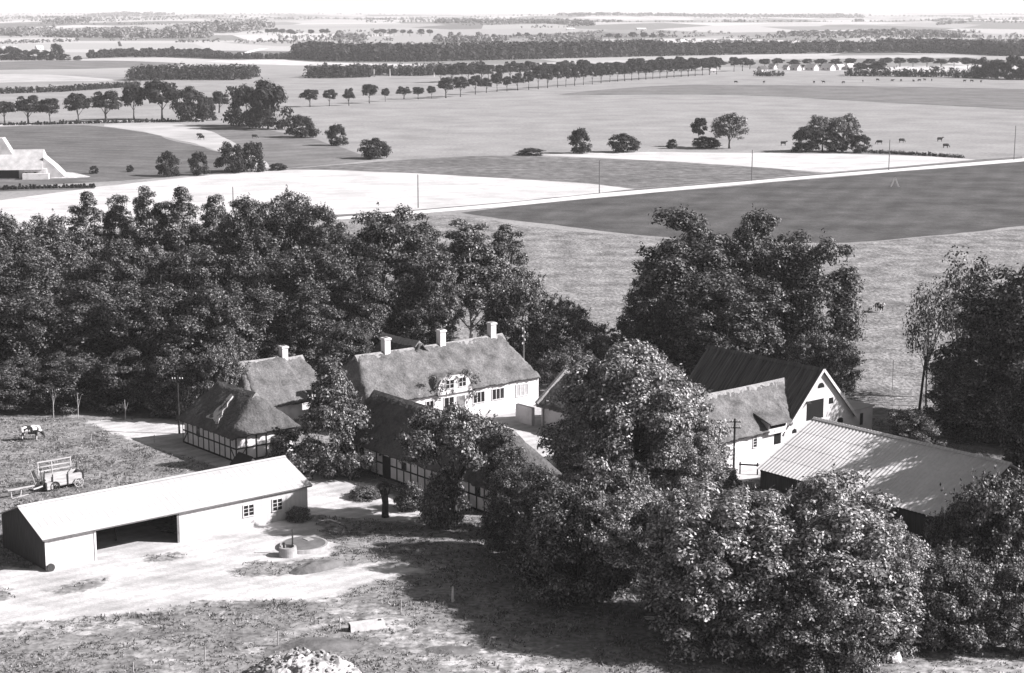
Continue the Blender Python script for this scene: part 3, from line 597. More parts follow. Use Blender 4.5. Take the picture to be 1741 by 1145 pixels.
def farmhouse():
    o = (2.88, 182.85); t = thing('farmhouse', 'long white farmhouse with thatched roof, three white chimneys and a wide dormer', 'farmhouse', (o[0], o[1], 0), RZ)
    L = 22.4; W = 9.0; ze, zr = 3.5, 7.5; a0, a1 = -L, 0
    walls(a0, a1, 0, W, ze-.12).build('wall', WHITE(), t)
    dm = lambda X, Y: np.where((X > -14.0) & (X < -9.5) & (Y > -.1), 4.85-.95*np.clip(np.abs(X+11.75)-1.5, 0, 2)**2+.08*Y, -9)
    rf = thatch(a0, a1, 0, W, ze, zr, 1.7, 1.7, oh=.3, seed=3, bumps=(dm,), res=.25)
    rf.build('roof', THATCH(), t, True)
    ridge_straw(a0+1.5, a1-1.4, W/2, zr-.1, seed=3, L=(a0, a1), wd=.7).build('ridge_straw', RIDGE(), t)
    for a in (-17.0, -9.8, -2.9): chimney(t, a, W/2, 6.8, 8.8, .72)
    d = MB().prism([(-14.1, 3.0), (-9.4, 3.0), (-9.75, 4.1), (-10.15, 4.62), (-10.6, 4.82), (-12.9, 4.82), (-13.4, 4.6), (-13.75, 4.1)], 1, -.34, -.02).build('dormer', WHITE(), t)
    rgc = np.random.default_rng(12); cc = np.array([[-13.9, -.4, 2.6], [-13.4, -.4, 3.6], [-13.0, -.4, 4.4], [-12.4, -.4, 4.9], [-11.6, -.4, 4.3], [-9.6, -.4, 3.4], [-9.3, -.4, 2.4], [-9.4, -.3, 4.2], [-8.8, -.2, 3.9], [-10.2, -.4, 4.8], [-14.3, -.4, 3.8], [-14.5, -.3, 4.8], [-12.0, -.4, 3.2]])
    V, Q = leaves(rgc, cc, rgc.uniform(.25, .6, len(cc)), 900, .22, flat=1.2); link('climbing_rose', npmesh('climbing_rose', V, Q), LEAF_M(), t)
    f = window(d, 'F', -12.9, -11.9, 3.6, 4.45, -.34, 2, 2, 'dormer_window'); window(d, 'F', -11.2, -10.3, 3.6, 4.5, -.34, 2, 2, 'dormer_window')
    cur = mat('curtained_pane', .35, .5, scale=2)
    window(t, 'F', -9.0, -7.55, 1.45, 2.55, 0, 3, 1); window(t, 'F', -6.45, -4.9, 1.45, 2.55, 0, 3, 1); window(t, 'F', -3.15, -1.6, 1.35, 2.55, 0, 3, 1, glass=cur)
    window(t, 'F', -12.85, -11.65, 1.4, 2.55, 0, 2, 1); window(t, 'F', -15.2, -14.3, 1.4, 2.5, 0, 2, 1); window(t, 'F', -18.5, -17.2, 1.4, 2.5, 0, 3, 1)
    dr = MB().box(-11.2, -10.15, -.05, -.003, .05, 2.5); dr.build('door', mat('door_panel', .12, .3, scale=1.5), t)
    MB().box(-11.35, -10.0, -.9, -.051, -.05, .16).build('door_step', mat('stone', .3, .45), t)
    # rear wing, its pale ridge showing over the main roof
    rw = thatch(4, 12.2, 9.3, 16.3, 3, 8.0, None, 1.6, oh=.4, seed=5); rw.v = [(-y, x, z) for x, y, z in rw.v]
    rw.build('wing_roof', THATCH_D(), t, True)
    rr = ridge_straw(4.3, 11.0, 12.8, 7.95, seed=6, L=(4, 12.2)); rr.v = [(-y, x, z) for x, y, z in rr.v]; rr.build('wing_ridge', RIDGE(), t)
    MB().box(-15.9, -9.7, 9.01, 12.0, -.2, 3.1).build('wing_wall', WHITE(), t)
farmhouse()
def cottage():
    o = (-22.65, 177.4); t = thing('cottage', 'small thatched cottage with one white chimney behind the short half-timbered stable', 'cottage', (o[0], o[1], 0), RZ)
    a0, a1, W, ze, zr = -6, 3.9, 7., 3.05, 5.75
    walls(a0+.3, a1-.3, .35, W-.35, ze+.1).build('wall', WHITE(), t)
    thatch(a0, a1, 0, W, ze, zr, 1.2, 1.1, oh=.3, seed=7).build('roof', THATCH(), t, True)
    walls(a0+.5, -.1, -1.1, .35, 2.3).build('front_wall', WHITE(), t)
    s = (zr-ze)/(W/2)
    lm = thatch(a0+.3, .5, -1.3, 8.3, ze-1.3*s+.28, zr+.28, 1.4, None, oh=.25, th=.4, seed=8, keep=lambda x, y, z: y < 3.6); lm.build('lower_roof', THATCH(), t, True)
    ridge_straw(a0+.9, .4, W/2, zr+.18, seed=8, L=(a0, a1)).build('ridge_straw', RIDGE(), t); ridge_straw(.5, a1-.9, W/2, zr-.08, seed=9, L=(a0, a1)).build('ridge_straw', RIDGE(), t)
    chimney(t, .62, W/2, 5.2, 6.95, .7)
    window(t, 'F', 1.1, 2., 1.2, 2.2, .35, 2, 2)
cottage()
def east_wing():
    o = (2.87, 172.8); t = thing('thatched_outhouse', 'dark thatched outhouse with pale verge right of the farmhouse gable', 'outhouse', (o[0], o[1], 0), RZ)
    W, L, ze, zr = 7.2, 12, 2.6, 5.3
    walls(.3, W-.3, -L+.3, -.3, ze+.2).build('wall', WHITE(), t)
    g = MB().prism([(.1, -.2), (W-.1, -.2), (W-.1, ze), (W/2, zr-.1), (.1, ze)], 1, -.32, -.12).build('gable_wall', WHITE(), t)
    rf = thatch(-L, 0, -W, 0, ze, zr, 1.5, None, oh=.35, seed=9); rf.v = [(-y, x, z) for x, y, z in rf.v]; rf.build('roof', THATCH_D(), t, True)
    v = MB(); v.bar((-.35, .12, ze-.15), (W/2, .12, zr+.14), .35, .3); v.bar((W+.35, .12, ze-.15), (W/2, .12, zr+.14), .35, .3); v.build('verge_board', RIDGE(), t)
    MB().box(-.6, -.2, .6, 3.2, -.1, 1.9).build('garden_wall', WHITE(), t)
east_wing()
BO = (26.22, 160.6)
def big_barn():
    o = BO; t = thing('barn', 'tall barn with dark corrugated roof and white gable pierced by a loft door', 'barn', (o[0], o[1], 0), RZ)
    W, L, ze, zr = 9.9, 15.2, 2.75, 7.9
    wl = mat('worn_limewash', .5, .76, scale=.7, ramp=(.3, .6), bump=.15, bdist=.03, bscale=6, layer=(.6, .85, 1.05))
    MB().prism([(0, -.2), (W, -.2), (W, ze), (W/2, zr-.12), (0, ze)], 1, 0, L-.3).build('wall', wl, t)
    cm = mat('rusty_corrugated_sheet', .05, .20, scale=.9, detail=8, stretch=(.35, 6, .35), ramp=(.38, .72), layer=(.35, .6, 1.2), rough=.45, spec=.5)
    corrugated(-.45, ze-.42, W/2, zr, -.3, L, wave=.4, sheets=5, seed=1).build('roof', cm, t)
    corrugated(W+.45, ze-.42, W/2, zr, -.3, L, wave=.4, sheets=5, seed=2).build('roof', cm, t)
    MB().prism([(W/2-.3, zr-.18), (W/2, zr+.13), (W/2+.3, zr-.18), (W/2, zr+.03)], 1, -.32, L+.02).build('ridge_cap', cm, t)
    v = MB(); v.bar((W/2, -.33, zr+.0), (W+.5, -.33, ze-.5), .06, .26); v.bar((W/2, -.33, zr), (-.5, -.33, ze-.5), .06, .26); v.build('verge_board', FRAME(), t)
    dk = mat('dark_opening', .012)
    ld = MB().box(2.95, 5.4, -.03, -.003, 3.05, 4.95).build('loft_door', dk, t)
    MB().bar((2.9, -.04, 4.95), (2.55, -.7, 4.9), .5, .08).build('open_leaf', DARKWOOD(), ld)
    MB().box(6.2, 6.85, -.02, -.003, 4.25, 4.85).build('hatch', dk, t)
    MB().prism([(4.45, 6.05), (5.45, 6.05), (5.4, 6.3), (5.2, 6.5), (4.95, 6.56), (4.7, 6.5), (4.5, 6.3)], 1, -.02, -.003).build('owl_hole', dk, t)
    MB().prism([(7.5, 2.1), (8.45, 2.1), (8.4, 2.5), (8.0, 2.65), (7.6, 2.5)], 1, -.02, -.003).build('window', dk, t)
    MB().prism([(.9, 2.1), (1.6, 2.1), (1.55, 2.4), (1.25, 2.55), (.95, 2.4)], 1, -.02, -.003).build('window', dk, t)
    an = MB().box(W+.02, 13.25, .2, 4.2, -.2, 2.95); an.build('lean_to', wl, t)
    MB().box(W+.02, 13.4, .05, 4.35, 2.96, 3.1).build('lean_to_roof', mat('asbestos_sheet', .5, .68), t)
    MB().box(11.3, 11.75, .17, .198, 1.3, 2.5).build('slit_opening', dk, t)
big_barn()
def stable_wing():
    o = BO; t = thing('thatched_stable', 'white stable with sagging thatched roof and hoist dormer, joined to the tall barn', 'stable', (o[0], o[1], 0), RZ)
    a0 = -13.; ze, zr = 3.35, 6.7; W = 7.6
    walls(a0, -.02, -.2, W-.3, ze-.08).build('wall', WHITE(), t)
    slope = (7.9-2.75)/4.95
    kp = lambda x, y, z: (x < -.45) or (y > -.35 and z > 2.75+(x)*slope-.05 and x < 4.2)
    rf = thatch(a0, 4.4, -.3, W-.3, ze, zr, 1.8, None, oh=.3, seed=11, keep=kp, res=.22); rf.build('roof', THATCH(), t, True)
    ridge_straw(a0+1.5, 3.6, W/2-.3, zr-.05, seed=11, L=(a0, 4.4), wd=.7).build('ridge_straw', RIDGE(), t)
    d = MB().prism([(-3.1, 2.7), (-.55, 2.7), (-.55, 3.95), (-3.1, 3.95)], 1, -.62, 1.5).build('hoist_dormer', WHITE(), t)
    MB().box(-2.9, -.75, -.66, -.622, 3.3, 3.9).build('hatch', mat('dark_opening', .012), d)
    MB().prism([(-1.15, 3.72), (1.9, 4.7), (1.9, 4.85), (-1.15, 3.87)], 0, -3.4, -.35).build('dormer_roof', THATCH(), d)
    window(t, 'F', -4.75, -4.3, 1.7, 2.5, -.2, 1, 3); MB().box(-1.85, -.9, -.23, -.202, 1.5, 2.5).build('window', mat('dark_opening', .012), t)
stable_wing()
def low_barn():
    o = (21.17, 144.94); t = thing('machine_barn', 'wide low barn with pale corrugated roof dappled by shade at the right', 'barn', (o[0], o[1], 0), RZ)
    w2, ze, zr, L = 7.39, 3.0, 6.4, 20.6
    dk = mat('black_boards', .035, .075); 
    MB().prism([(.35, -.2), (2*w2-.35, -.2), (2*w2-.35, ze-.02), (w2, zr-.2), (.35, ze-.02)], 1, -L+.3, -.25).build('wall', dk, t)
    cm = mat('pale_corrugated_sheet', .68, .85, scale=.35, detail=8, ramp=(.3, .65), layer=(4, .92, 1.06), rough=.55, spec=.35)
    corrugated(0, ze, w2, zr, -L, 0, wave=.38, amp=.022, sheets=4, seed=3, step=.012).build('roof', cm, t); corrugated(2*w2, ze, w2, zr, -L, 0, wave=.38, amp=.022, sheets=4, seed=4, step=.012).build('roof', cm, t)
    cap = MB(); n = 60
    for i in range(n):
        b = -L+L*i/n; cap.prism([(w2-.25, zr-.05), (w2, zr+.14), (w2+.25, zr-.05), (w2, zr+.05)], 1, b, b+L/n-.05)
    cap.build('ridge_cap', cm, t)
    MB().box(.28, .345, -L+.3, -.25, 2.75, 2.95).build('eaves_board', DARKWOOD(), t)
low_barn()
# ------------------------------------------------------------------ white farm far left, and other far houses
def house(name, label, cat, px, base, wpx, hpx, rz, roof='pale', group=None, depth=.5, zr=.55):
    x, y = GT(px, base) if base < 80 else G(px, base); z = float(hf(x, y)); s = math.hypot(y, H)/F; L = wpx*s; h = hpx*s; D = L*depth
    t = thing(name, label, cat, (x, y, z), rz, group)
    MB().prism([(-D/2, -.5), (D/2, -.5), (D/2, h*(1-zr)), (0, h*.96), (-D/2, h*(1-zr))], 0, -L/2, L/2).build('wall', WHITE(), t)
    rm = {'pale': mat('pale_roof', .5, .62, scale=.3), 'dark': mat('tile_roof', .08, .13, scale=.3)}[roof]
    r = MB(); e = .06*D
    for q in (-1, 1):
        r.prism([(q*(D/2+e), h*(1-zr)-e*.6), (0, h), (0, h+.25), (q*(D/2+e), h*(1-zr)-e*.6+.25)], 0, -L/2-.4, L/2+.4)
    r.build('roof', rm, t)
    k = max(1, int(L/4)); 
    for i in range(k):
        u = -L/2+L*(i+.5)/k; MB().box(u-.5, u+.5, -D/2-.05, -D/2-.004, h*(1-zr)*.35, h*(1-zr)*.8).build('window', GLASS(), t)
    return t
def left_farm():
    o = G(50, 305); t = thing('white_farm', 'white farm building with pale roofs and dark open bay at the left edge', 'farm', (o[0], o[1], 0), R(8))
    pr = mat('whitewashed_roof', .40, .6, scale=.5); dk = mat('dark_opening', .012); s = o[1]/F
    wl = WHITE()
    MB().box(-14, 4.3, .5, 10, -.2, 2.6).build('wall', wl, t)
    MB().prism([(-.3, 2.4), (10.8, 2.4), (9.2, 5.6), (5, 7.2), (4, 7.2)], 0, -16, 3.4).build('roof', pr, t)
    MB().prism([(-16, 6.0), (-4.2, 6.0), (-6.6, 10.2), (-16, 10.2)], 1, 3, 8).build('upper_roof', pr, t)
    MB().prism([(3.45, 0), (9.0, 0), (6.2, 3.0), (3.45, 5.4)], 1, 1.5, 9).build('side_roof', pr, t)
    for u in (-.8, 1.4): MB().box(u-.3, u+.3, .44, .497, 1.0, 1.7).build('window', dk, t)
    MB().box(-12.5, -10.5, .44, .497, .2, 2.0).build('window', dk, t)
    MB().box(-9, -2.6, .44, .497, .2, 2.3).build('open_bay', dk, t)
    MB().box(-1.5, 5.0, -1.6, .2, -.1, 1.5).build('yard_wall', wl, t)
    return t
left_farm()
def chalk():
    x, y = G(98, 301); n = 24; mb = MB()
    for i in range(n+1):
        for j in range(n+1):
            u, v = i/n*2-1, j/n*2-1; d = math.sqrt(u*u+v*v); mb.v.append((u*9, v*4.5, 1.5*max(0, 1-d*d)*(1-.5*u)*(1+.5*noise.noise((u*3, v*3, 1)))-.05))
    for i in range(n):
        for j in range(n): a = i*(n+1)+j; mb.f.append((a, a+n+1, a+n+2, a+1))
    tag(mb.build('chalk_heap', mat('chalky_earth', .3, .62, scale=.5, detail=9, bump=.5), None, True, (x, y, 0)), 'long pale heap beside the white farm at the left edge', 'heap')
chalk()
# ------------------------------------------------------------------ the wood behind the farm (left)
W1 = 'trees of the wood behind the farm'
wood = [ # kind, px, top, Y, width px, label
 ('broad', 15, 378, 228, 150, 'dark broadleaf tree at the far left edge of the wood, behind the cow pasture'),
 ('broad', 92, 366, 236, 120, 'broadleaf tree at the top left of the wood, left of the pale-trunked birches'),
 ('birch', 150, 330, 240, 78, 'birch with pale trunk, first from the left along the top of the wood'),
 ('birch', 202, 334, 243, 66, 'slender birch, second from the left along the top of the wood'),
 ('birch', 254, 320, 240, 78, 'tallest birch on the skyline of the wood, third from the left'),
 ('birch', 310, 322, 240, 86, 'birch with rounded top, fourth from the left along the top of the wood'),
 ('birch', 372, 334, 243, 74, 'narrow birch in the middle of the wood, fifth along its top'),
 ('broad', 425, 340, 238, 110, 'broadleaf tree at the top of the wood right of the birches'),
 ('broad', 492, 336, 240, 120, 'spreading broadleaf tree at the top of the wood, straight above the cottage chimney'),
 ('broad', 560, 366, 236, 110, 'broadleaf tree at the top of the wood just left of the big dark oak'),
 ('broad', 650, 352, 222, 165, 'big dark oak rising above the farmhouse roof'),
 ('broad', 722, 392, 228, 95, 'smaller dark tree between the big dark oak and the weeping birch'),
 ('birch', 800, 376, 214, 120, 'weeping birch directly behind the farmhouse chimneys'),
 ('birch', 858, 386, 218, 90, 'weeping birch with grey foliage, right of the farmhouse ridge'),
 ('birch', 745, 430, 206, 80, 'short weeping birch right behind the left chimney of the farmhouse'),
 ('broad', 40, 430, 210, 140, 'broadleaf tree at the left edge in the second row of the wood'),
 ('birch', 120, 420, 216, 80, 'birch in the second row of the wood, near its left end'),
 ('broad', 190, 425, 212, 120, 'broadleaf tree in the second row of the wood under the tallest birch'),
 ('birch', 268, 420, 216, 80, 'birch in the middle of the second row of the wood'),
 ('broad', 350, 415, 212, 130, 'round broadleaf tree in the middle of the wood'),
 ('broad', 440, 405, 212, 130, 'dark round tree in the second row, behind the cottage'),
 ('broad', 540, 425, 208, 140, 'spreading tree behind the gap between cottage and farmhouse'),
 ('broad', 620, 460, 204, 110, 'tree close behind the left end of the farmhouse roof'),
 ('broad', 700, 470, 206, 100, 'dark tree hugging the back of the farmhouse'),
 ('elder', 880, 470, 204, 110, 'bushy tree just right of the farmhouse, by the insulator pole'),
 ('elder', 945, 505, 203, 110, 'bushy tree on the slope right of the farmhouse'),
 ('elder', 1000, 545, 200, 90, 'low bushy tree at the end of the row right of the farmhouse'),
 ('broad', -10, 510, 192, 150, 'low front tree at the left edge of the wood above the cow'),
 ('broad', 80, 500, 190, 150, 'front tree of the wood behind the two saplings'),
 ('broad', 165, 495, 190, 150, 'front tree of the wood at the start of the pale track'),
 ('broad', 255, 480, 188, 150, 'large front tree of the wood with sunlit tips above the track'),
 ('broad', 345, 490, 184, 150, 'front tree of the wood whose branches overhang the telegraph pole'),
 ('broad', 430, 490, 196, 130, 'front tree of the wood directly above the half-timbered stable'),
 ('broad', 520, 500, 194, 120, 'front tree of the wood right of the cottage'),
 ('broad', 585, 540, 186, 90, 'small tree squeezed between cottage and farmhouse'),
 ('broad', 30, 610, 181, 110, 'low bushy tree at the dark foot of the wood, left edge'),
 ('broad', 125, 605, 181, 110, 'low bushy tree at the dark foot of the wood behind the saplings'),
 ('broad', 215, 600, 180, 110, 'low bushy tree at the foot of the wood beside the pale track'),
 ('broad', 300, 600, 178, 90, 'low bushy tree behind the telegraph pole'),
 ('elder', 370, 590, 176, 80, 'bushy tree against the far end of the half-timbered stable'),
 ('broad', -70, 470, 205, 150, 'dark tree at the very left margin of the wood'),
]
for k, px, top, Y, wd, lb in wood: tree(k, px, top, Y, wd*1.12, lb, group=W1)
# trees between and in front of the buildings
tree('cone', 562, 612, 155.5, 165, 'sunlit pyramid-shaped tree between the half-timbered stable and the barn', var=0, rot=1.0)
tree('canopy', 772, 696, 137.5, 180, 'wide flat-crowned tree overhanging the half-timbered barn', var=1, rot=2.2)
tree('broad', 860, 742, 135.5, 95, 'dark leafy tree at the near gable of the half-timbered barn', var=0)
tree('walnut', 1080, 578, 152, 270, 'big rounded grey-leaved tree in the middle of the farmyard', var=0)
tree('walnut', 1005, 700, 149, 140, 'lower left bough tree beside the big rounded yard tree', var=1)
tree('walnut', 1165, 700, 149, 150, 'lower right companion of the big rounded yard tree, beside the thatched stable', var=1, rot=2)
tree('broad', 1180, 380, 203, 230, 'large dark-leaved tree behind the barn, left one of the pair', var=0)
tree('broad', 1285, 368, 205, 150, 'upright tree crown between the two large trees behind the barn', var=2)
tree('broad', 1370, 400, 199, 190, 'large dark-leaved tree behind the barn, right one of the pair', var=1)
tree('broad', 1235, 470, 194, 200, 'dense lower tree directly behind the ridge of the barn', var=3)
tree('broad', 1120, 470, 200, 120, 'tree at the left foot of the large pair behind the barn', var=1)
tree('elder', 1400, 560, 186, 110, 'bushy tree behind the white gable of the barn', var=1)
tree('elder', 1060, 585, 196, 110, 'dark bush behind the thatched outhouse', var=0)
tree('elder', 960, 580, 190, 100, 'dark bush in the shade right of the farmhouse gable', var=2)
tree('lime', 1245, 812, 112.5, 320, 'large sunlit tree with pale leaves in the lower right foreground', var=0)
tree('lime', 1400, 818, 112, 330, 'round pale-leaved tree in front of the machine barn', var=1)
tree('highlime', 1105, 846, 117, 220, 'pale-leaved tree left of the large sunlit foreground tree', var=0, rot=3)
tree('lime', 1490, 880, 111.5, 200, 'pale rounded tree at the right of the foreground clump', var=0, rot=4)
tree('elder', 985, 815, 121, 190, 'spiky-shooted tree at the left of the foreground clump', var=1)
tree('elder', 1095, 790, 126, 150, 'tree with upright pale shoots in front of the yard tree', var=2)
tree('broad', 885, 792, 130, 120, 'black-shadowed tree between the barn gable and the foreground clump', var=3)
tree('broad', 935, 812, 125, 150, 'dark low tree in the shade left of the foreground clump', var=0)
tree('elder', 1345, 965, 108, 200, 'low spreading bush under the large foreground tree', var=2)
tree('elder', 1420, 990, 108, 190, 'low leafy bush under the round foreground tree', var=0)
tree('elder', 1610, 930, 111, 170, 'leafy bush right of the foreground clump', var=1)
tree('elder', 1700, 806, 119, 190, 'dark bushy tree at the lower right edge by the machine barn', var=0)
tree('elder', 1740, 950, 111, 150, 'bush at the right edge above the sunlit grass', var=2)
tree('elder', 1625, 835, 122, 130, 'dark bush against the near end of the machine barn', var=2)
tree('broad', 1745, 462, 171, 250, 'very dark tree at the right edge beside the leaning pole', var=1)
tree('broad', 1800, 450, 167, 230, 'dark tree cut off by the right edge of the picture', var=3)
tree('broad', 1662, 596, 168, 150, 'lower dark tree behind the ridge of the machine barn', var=2)
tree('broad', 1765, 640, 139, 170, 'dark tree above the right end of the machine barn', var=0)
tree('sparse', 1640, 428, 186, 115, 'thin-leaved ash showing the meadow through its crown', var=0)
tree('sparse', 1582, 468, 182, 85, 'small thin-leaved ash left of the dark right-hand trees', var=1)
tree('elder', 1565, 690, 163, 95, 'small dark bush at the foot of the leaning pole', var=2)
for i, (x, y, h, wd) in enumerate([(47, 127, 17, 11), (55, 136, 20, 12), (49, 134, 18, 11), (46, 120, 15, 10), (48.5, 142, 18, 11)]):  # trees added outside the frame to cast dappled shade on the barn roof
    me, tm, h0, R0 = PROTO['dapple'][i % 2]; r = thing('ash_tree', 'thin-crowned tree %s added beyond the right edge to shade the machine barn roof' % ('nearest the roof', 'tallest at the back', 'outermost', 'nearest the camera', 'farthest right')[i], 'tree', (x, y, 0), i*1.3)
    r.scale = (wd/2/R0, wd/2/R0, h/h0); link('crown', me, None, r); link('trunk', tm, None, r)
# shrubs and young trees
for px, top, base, wd, lb in [
 (755, 800, 892, 80, 'dark shrub against the middle of the half-timbered barn under the flat-crowned tree'), (1440, 1062, 1140, 90, 'leafy shrub around the pale broken post at the bottom edge'), (1640, 1030, 1085, 120, 'low shrub at the edge of the sunlit grass, lower right'),
 (508, 862, 886, 40, 'weedy shrub at the right front corner of the white shed'), (1215, 790, 830, 90, 'pale shrub beside the telegraph pole in the yard'), (1170, 800, 842, 80, 'pale shrub left of the telegraph pole in the yard'),
 (750, 640, 690, 40, 'climbing shrub at the left side of the farmhouse dormer'), (810, 642, 684, 26, 'climbing shrub at the right side of the farmhouse dormer'),
 (330, 640, 712, 60, 'shrub at the back corner of the half-timbered stable'), (470, 740, 775, 26, 'small shrub against the near gable of the half-timbered stable'),
 (620, 828, 846, 60, 'low shrub in front of the half-timbered barn'), (700, 822, 866, 50, 'shrub beside the stump in front of the barn')]:
    tree('shrub', px, top, None, wd, lb, 'shrub', base=base)
for px, top, base, wd, lb in [(91, 660, 711, 40, 'young leafy sapling behind the cow, left of the pair'), (133, 668, 712, 14, 'bare young sapling behind the cow, right of the pair'), (213, 680, 714, 12, 'forked bare sapling at the bend of the pale track')]:
    x, y = G(px, base); h = Zat(px, top, x, y); t = thing('sapling', lb, 'sapling', (x, y, 0))
    mb = MB().tube([(0, 0, -.1), (.04, 0, h*.5), (0, .05, h)], [.06, .05, .03], 6); mb.tube([(.03, 0, h*.4), (.35, .1, h*.85)], [.035, .015], 5); mb.tube([(.03, 0, h*.55), (-.3, .1, h*.9)], [.03, .015], 5); mb.build('trunk', WOOD(), t)
    if wd > 13:
        rg = np.random.default_rng(5); c = np.array([[0, 0, h*.95], [.5, .1, h*.9], [-.6, 0, h*.88], [.1, .3, h*.7]]); V, Q = leaves(rg, c, np.full(4, .4 if wd > 30 else .12), 160 if wd > 30 else 30, .16)
        link('crown', npmesh('crown', V, Q), LEAF_L(), t)
# ------------------------------------------------------------------ trees and bushes in the fields
for k, px, base, top, wd, lb in [
 ('fieldbush', 287, 300, 256, 36, 'small field tree, left of three in front of the dark pasture'), ('fieldbush', 338, 298, 260, 34, 'small field tree, middle of three in front of the dark pasture'),
 ('fieldbush', 396, 294, 243, 46, 'bushy field tree at the right of three in front of the dark pasture'), ('fieldbush', 428, 292, 240, 44, 'bushy field tree touching its neighbour above the white stubble'),
 ('fieldbush', 160, 296, 283, 16, 'tiny round bush in the dark pasture right of the white farm'), ('fieldbush', 221, 293, 281, 12, 'very small bush in the middle of the dark pasture edge'), ('fieldbush', 472, 290, 277, 28, 'low bush on the far edge of the white stubble'),
 ('fieldbush', 985, 261, 220, 38, 'rounded upright bush at the left end of the far stubble field'), ('fieldbush', 1060, 259, 227, 50, 'dark wind-swept bush behind the far stubble field'),
 ('fieldbush', 1142, 253, 236, 18, 'tiny round bush between the dark bush and the willow'), ('fieldbush', 903, 264, 253, 48, 'very low bush beside the turnip field'),
 ('fieldtree', 1188, 250, 200, 28, 'thin upright tree left of the large field willow'), ('willow', 1240, 253, 189, 66, 'large pollard willow standing over dark scrub in the meadow'), ('fieldbush', 1200, 252, 232, 44, 'dark scrub at the foot of the field willow'),
 ('fieldbush', 1370, 259, 212, 44, 'dark dense tree at the left of the meadow grove'), ('willow', 1398, 258, 193, 56, 'tall willow in the middle of the meadow grove'), ('willow', 1432, 258, 192, 66, 'broad willow right of the middle of the meadow grove'), ('fieldbush', 1462, 260, 230, 38, 'low bush at the right end of the meadow grove'), ('fieldbush', 1420, 259, 228, 40, 'dark scrub under the willows of the meadow grove'),
 ('fieldbush', 512, 234, 194, 50, 'bush with long shadow left of the meadow slope, nearest the big clump'), ('fieldbush', 572, 248, 213, 36, 'middle bush of three stepping down the field slope'), ('fieldbush', 637, 270, 235, 50, 'lowest bush of three stepping down the field slope'),
 ('fieldbush', 420, 215, 142, 70, 'large dense clump tree beside the lane, left half'), ('fieldbush', 456, 220, 140, 76, 'large dense clump tree beside the lane, right half'), ('fieldbush', 325, 206, 148, 62, 'dense bushy tree in the lane row with foliage to the ground'), ('fieldbush', 352, 205, 165, 30, 'small bush at the end of the lane row')]:
    tree(k, px, top, None, wd, lb, 'bush' if k == 'fieldbush' else 'tree', base=base)
AV = 'trees in the row along the lane'
ords = ['first', 'second', 'third', 'fourth', 'fifth', 'sixth', 'seventh', 'eighth', 'ninth', 'tenth', 'eleventh', 'twelfth', 'thirteenth', 'fourteenth', 'fifteenth', 'sixteenth', 'seventeenth', 'eighteenth', 'nineteenth', 'twentieth']
def ordn(i):
    if i < 20: return ords[i]
    t = {2: 'twenty', 3: 'thirty', 4: 'forty', 5: 'fifty'}[(i+1)//10]; u = (i+1) % 10
    return {'twenty': 'twentieth', 'thirty': 'thirtieth', 'forty': 'fortieth', 'fifty': 'fiftieth'}[t] if u == 0 else t+'-'+ords[u-1]
for i, (px, base, top, wd) in enumerate([(8, 208, 173, 42), (48, 211, 162, 42), (85, 211, 167, 36), (134, 210, 159, 46), (180, 207, 154, 50), (228, 204, 145, 42), (276, 204, 136, 62), (373, 192, 155, 34)]):
    tree('fieldtree', px, top, None, wd, ordn(i)+' tree from the left in the near lane row', group=AV, base=base)
AV2 = 'avenue trees crossing the fields'
av = [(527, 182, 152, 30), (560, 181, 152, 22), (593, 180, 150, 17), (628, 176, 143, 26), (655, 173, 150, 13), (687, 169, 147, 22), (711, 169, 148, 20), (734, 168, 146, 14), (758, 167, 131, 28), (783, 165, 130, 26), (808, 161, 128, 24), (827, 158, 132, 18), (845, 156, 124, 20), (862, 156, 130, 16), (880, 154, 124, 20), (899, 153, 121, 20), (915, 152, 112, 22), (931, 150, 115, 18), (948, 149, 111, 20), (962, 148, 114, 16), (977, 146, 112, 18), (992, 145, 112, 16), (1007, 144, 112, 16), (1022, 142, 110, 16), (1037, 140, 111, 18)]
x = 1050
while x < 1225: av.append((x, 139-(x-1050)*.072, 108-(x-1050)*.05+RNG.uniform(-3, 2), 18)); x += 12
for i, (px, base, top, wd) in enumerate(av): tree('fieldtree', px, top, None, wd*1.05, ordn(i)+' tree from the left in the long avenue', group=AV2, base=base)
BR = 'trees behind the avenue'
for i, px in enumerate(range(748, 1240, 17)):
    tree('fieldtree', px+RNG.uniform(-4, 4), 112-(px-748)*.028+RNG.uniform(-5, 3), None, 24, ordn(i)+' tree from the left in the dense row behind the avenue', group=BR, base=141-(px-748)*.047)
VG = 'trees among the village houses'
i = 0
for px, base, top, wd in [(1248, 122, 97, 20), (1262, 121, 98, 22), (1275, 118, 100, 16), (1300, 116, 100, 20), (1322, 116, 99, 20), (1350, 116, 101, 22), (1372, 115, 100, 18), (1395, 116, 100, 22), (1420, 116, 100, 20), (1445, 115, 99, 20), (1463, 128, 107, 26), (1492, 129, 104, 34), (1478, 116, 100, 20), (1505, 114, 98, 22), (1530, 114, 98, 22), (1552, 114, 99, 20), (1576, 114, 97, 24), (1600, 114, 100, 22), (1622, 114, 98, 20), (1645, 118, 98, 24), (1592, 121, 113, 12), (1668, 133, 98, 36), (1695, 134, 100, 40), (1722, 135, 96, 40), (1745, 136, 98, 40), (1680, 130, 103, 30)]:
    tree('fieldtree' if i < 20 else 'fieldbush', px, top, None, wd, ordn(i)+' village tree counted from the left' if i < 20 else ordn(i-20)+' dark tree of the clump at the right edge before the village', group=VG, base=base); i += 1
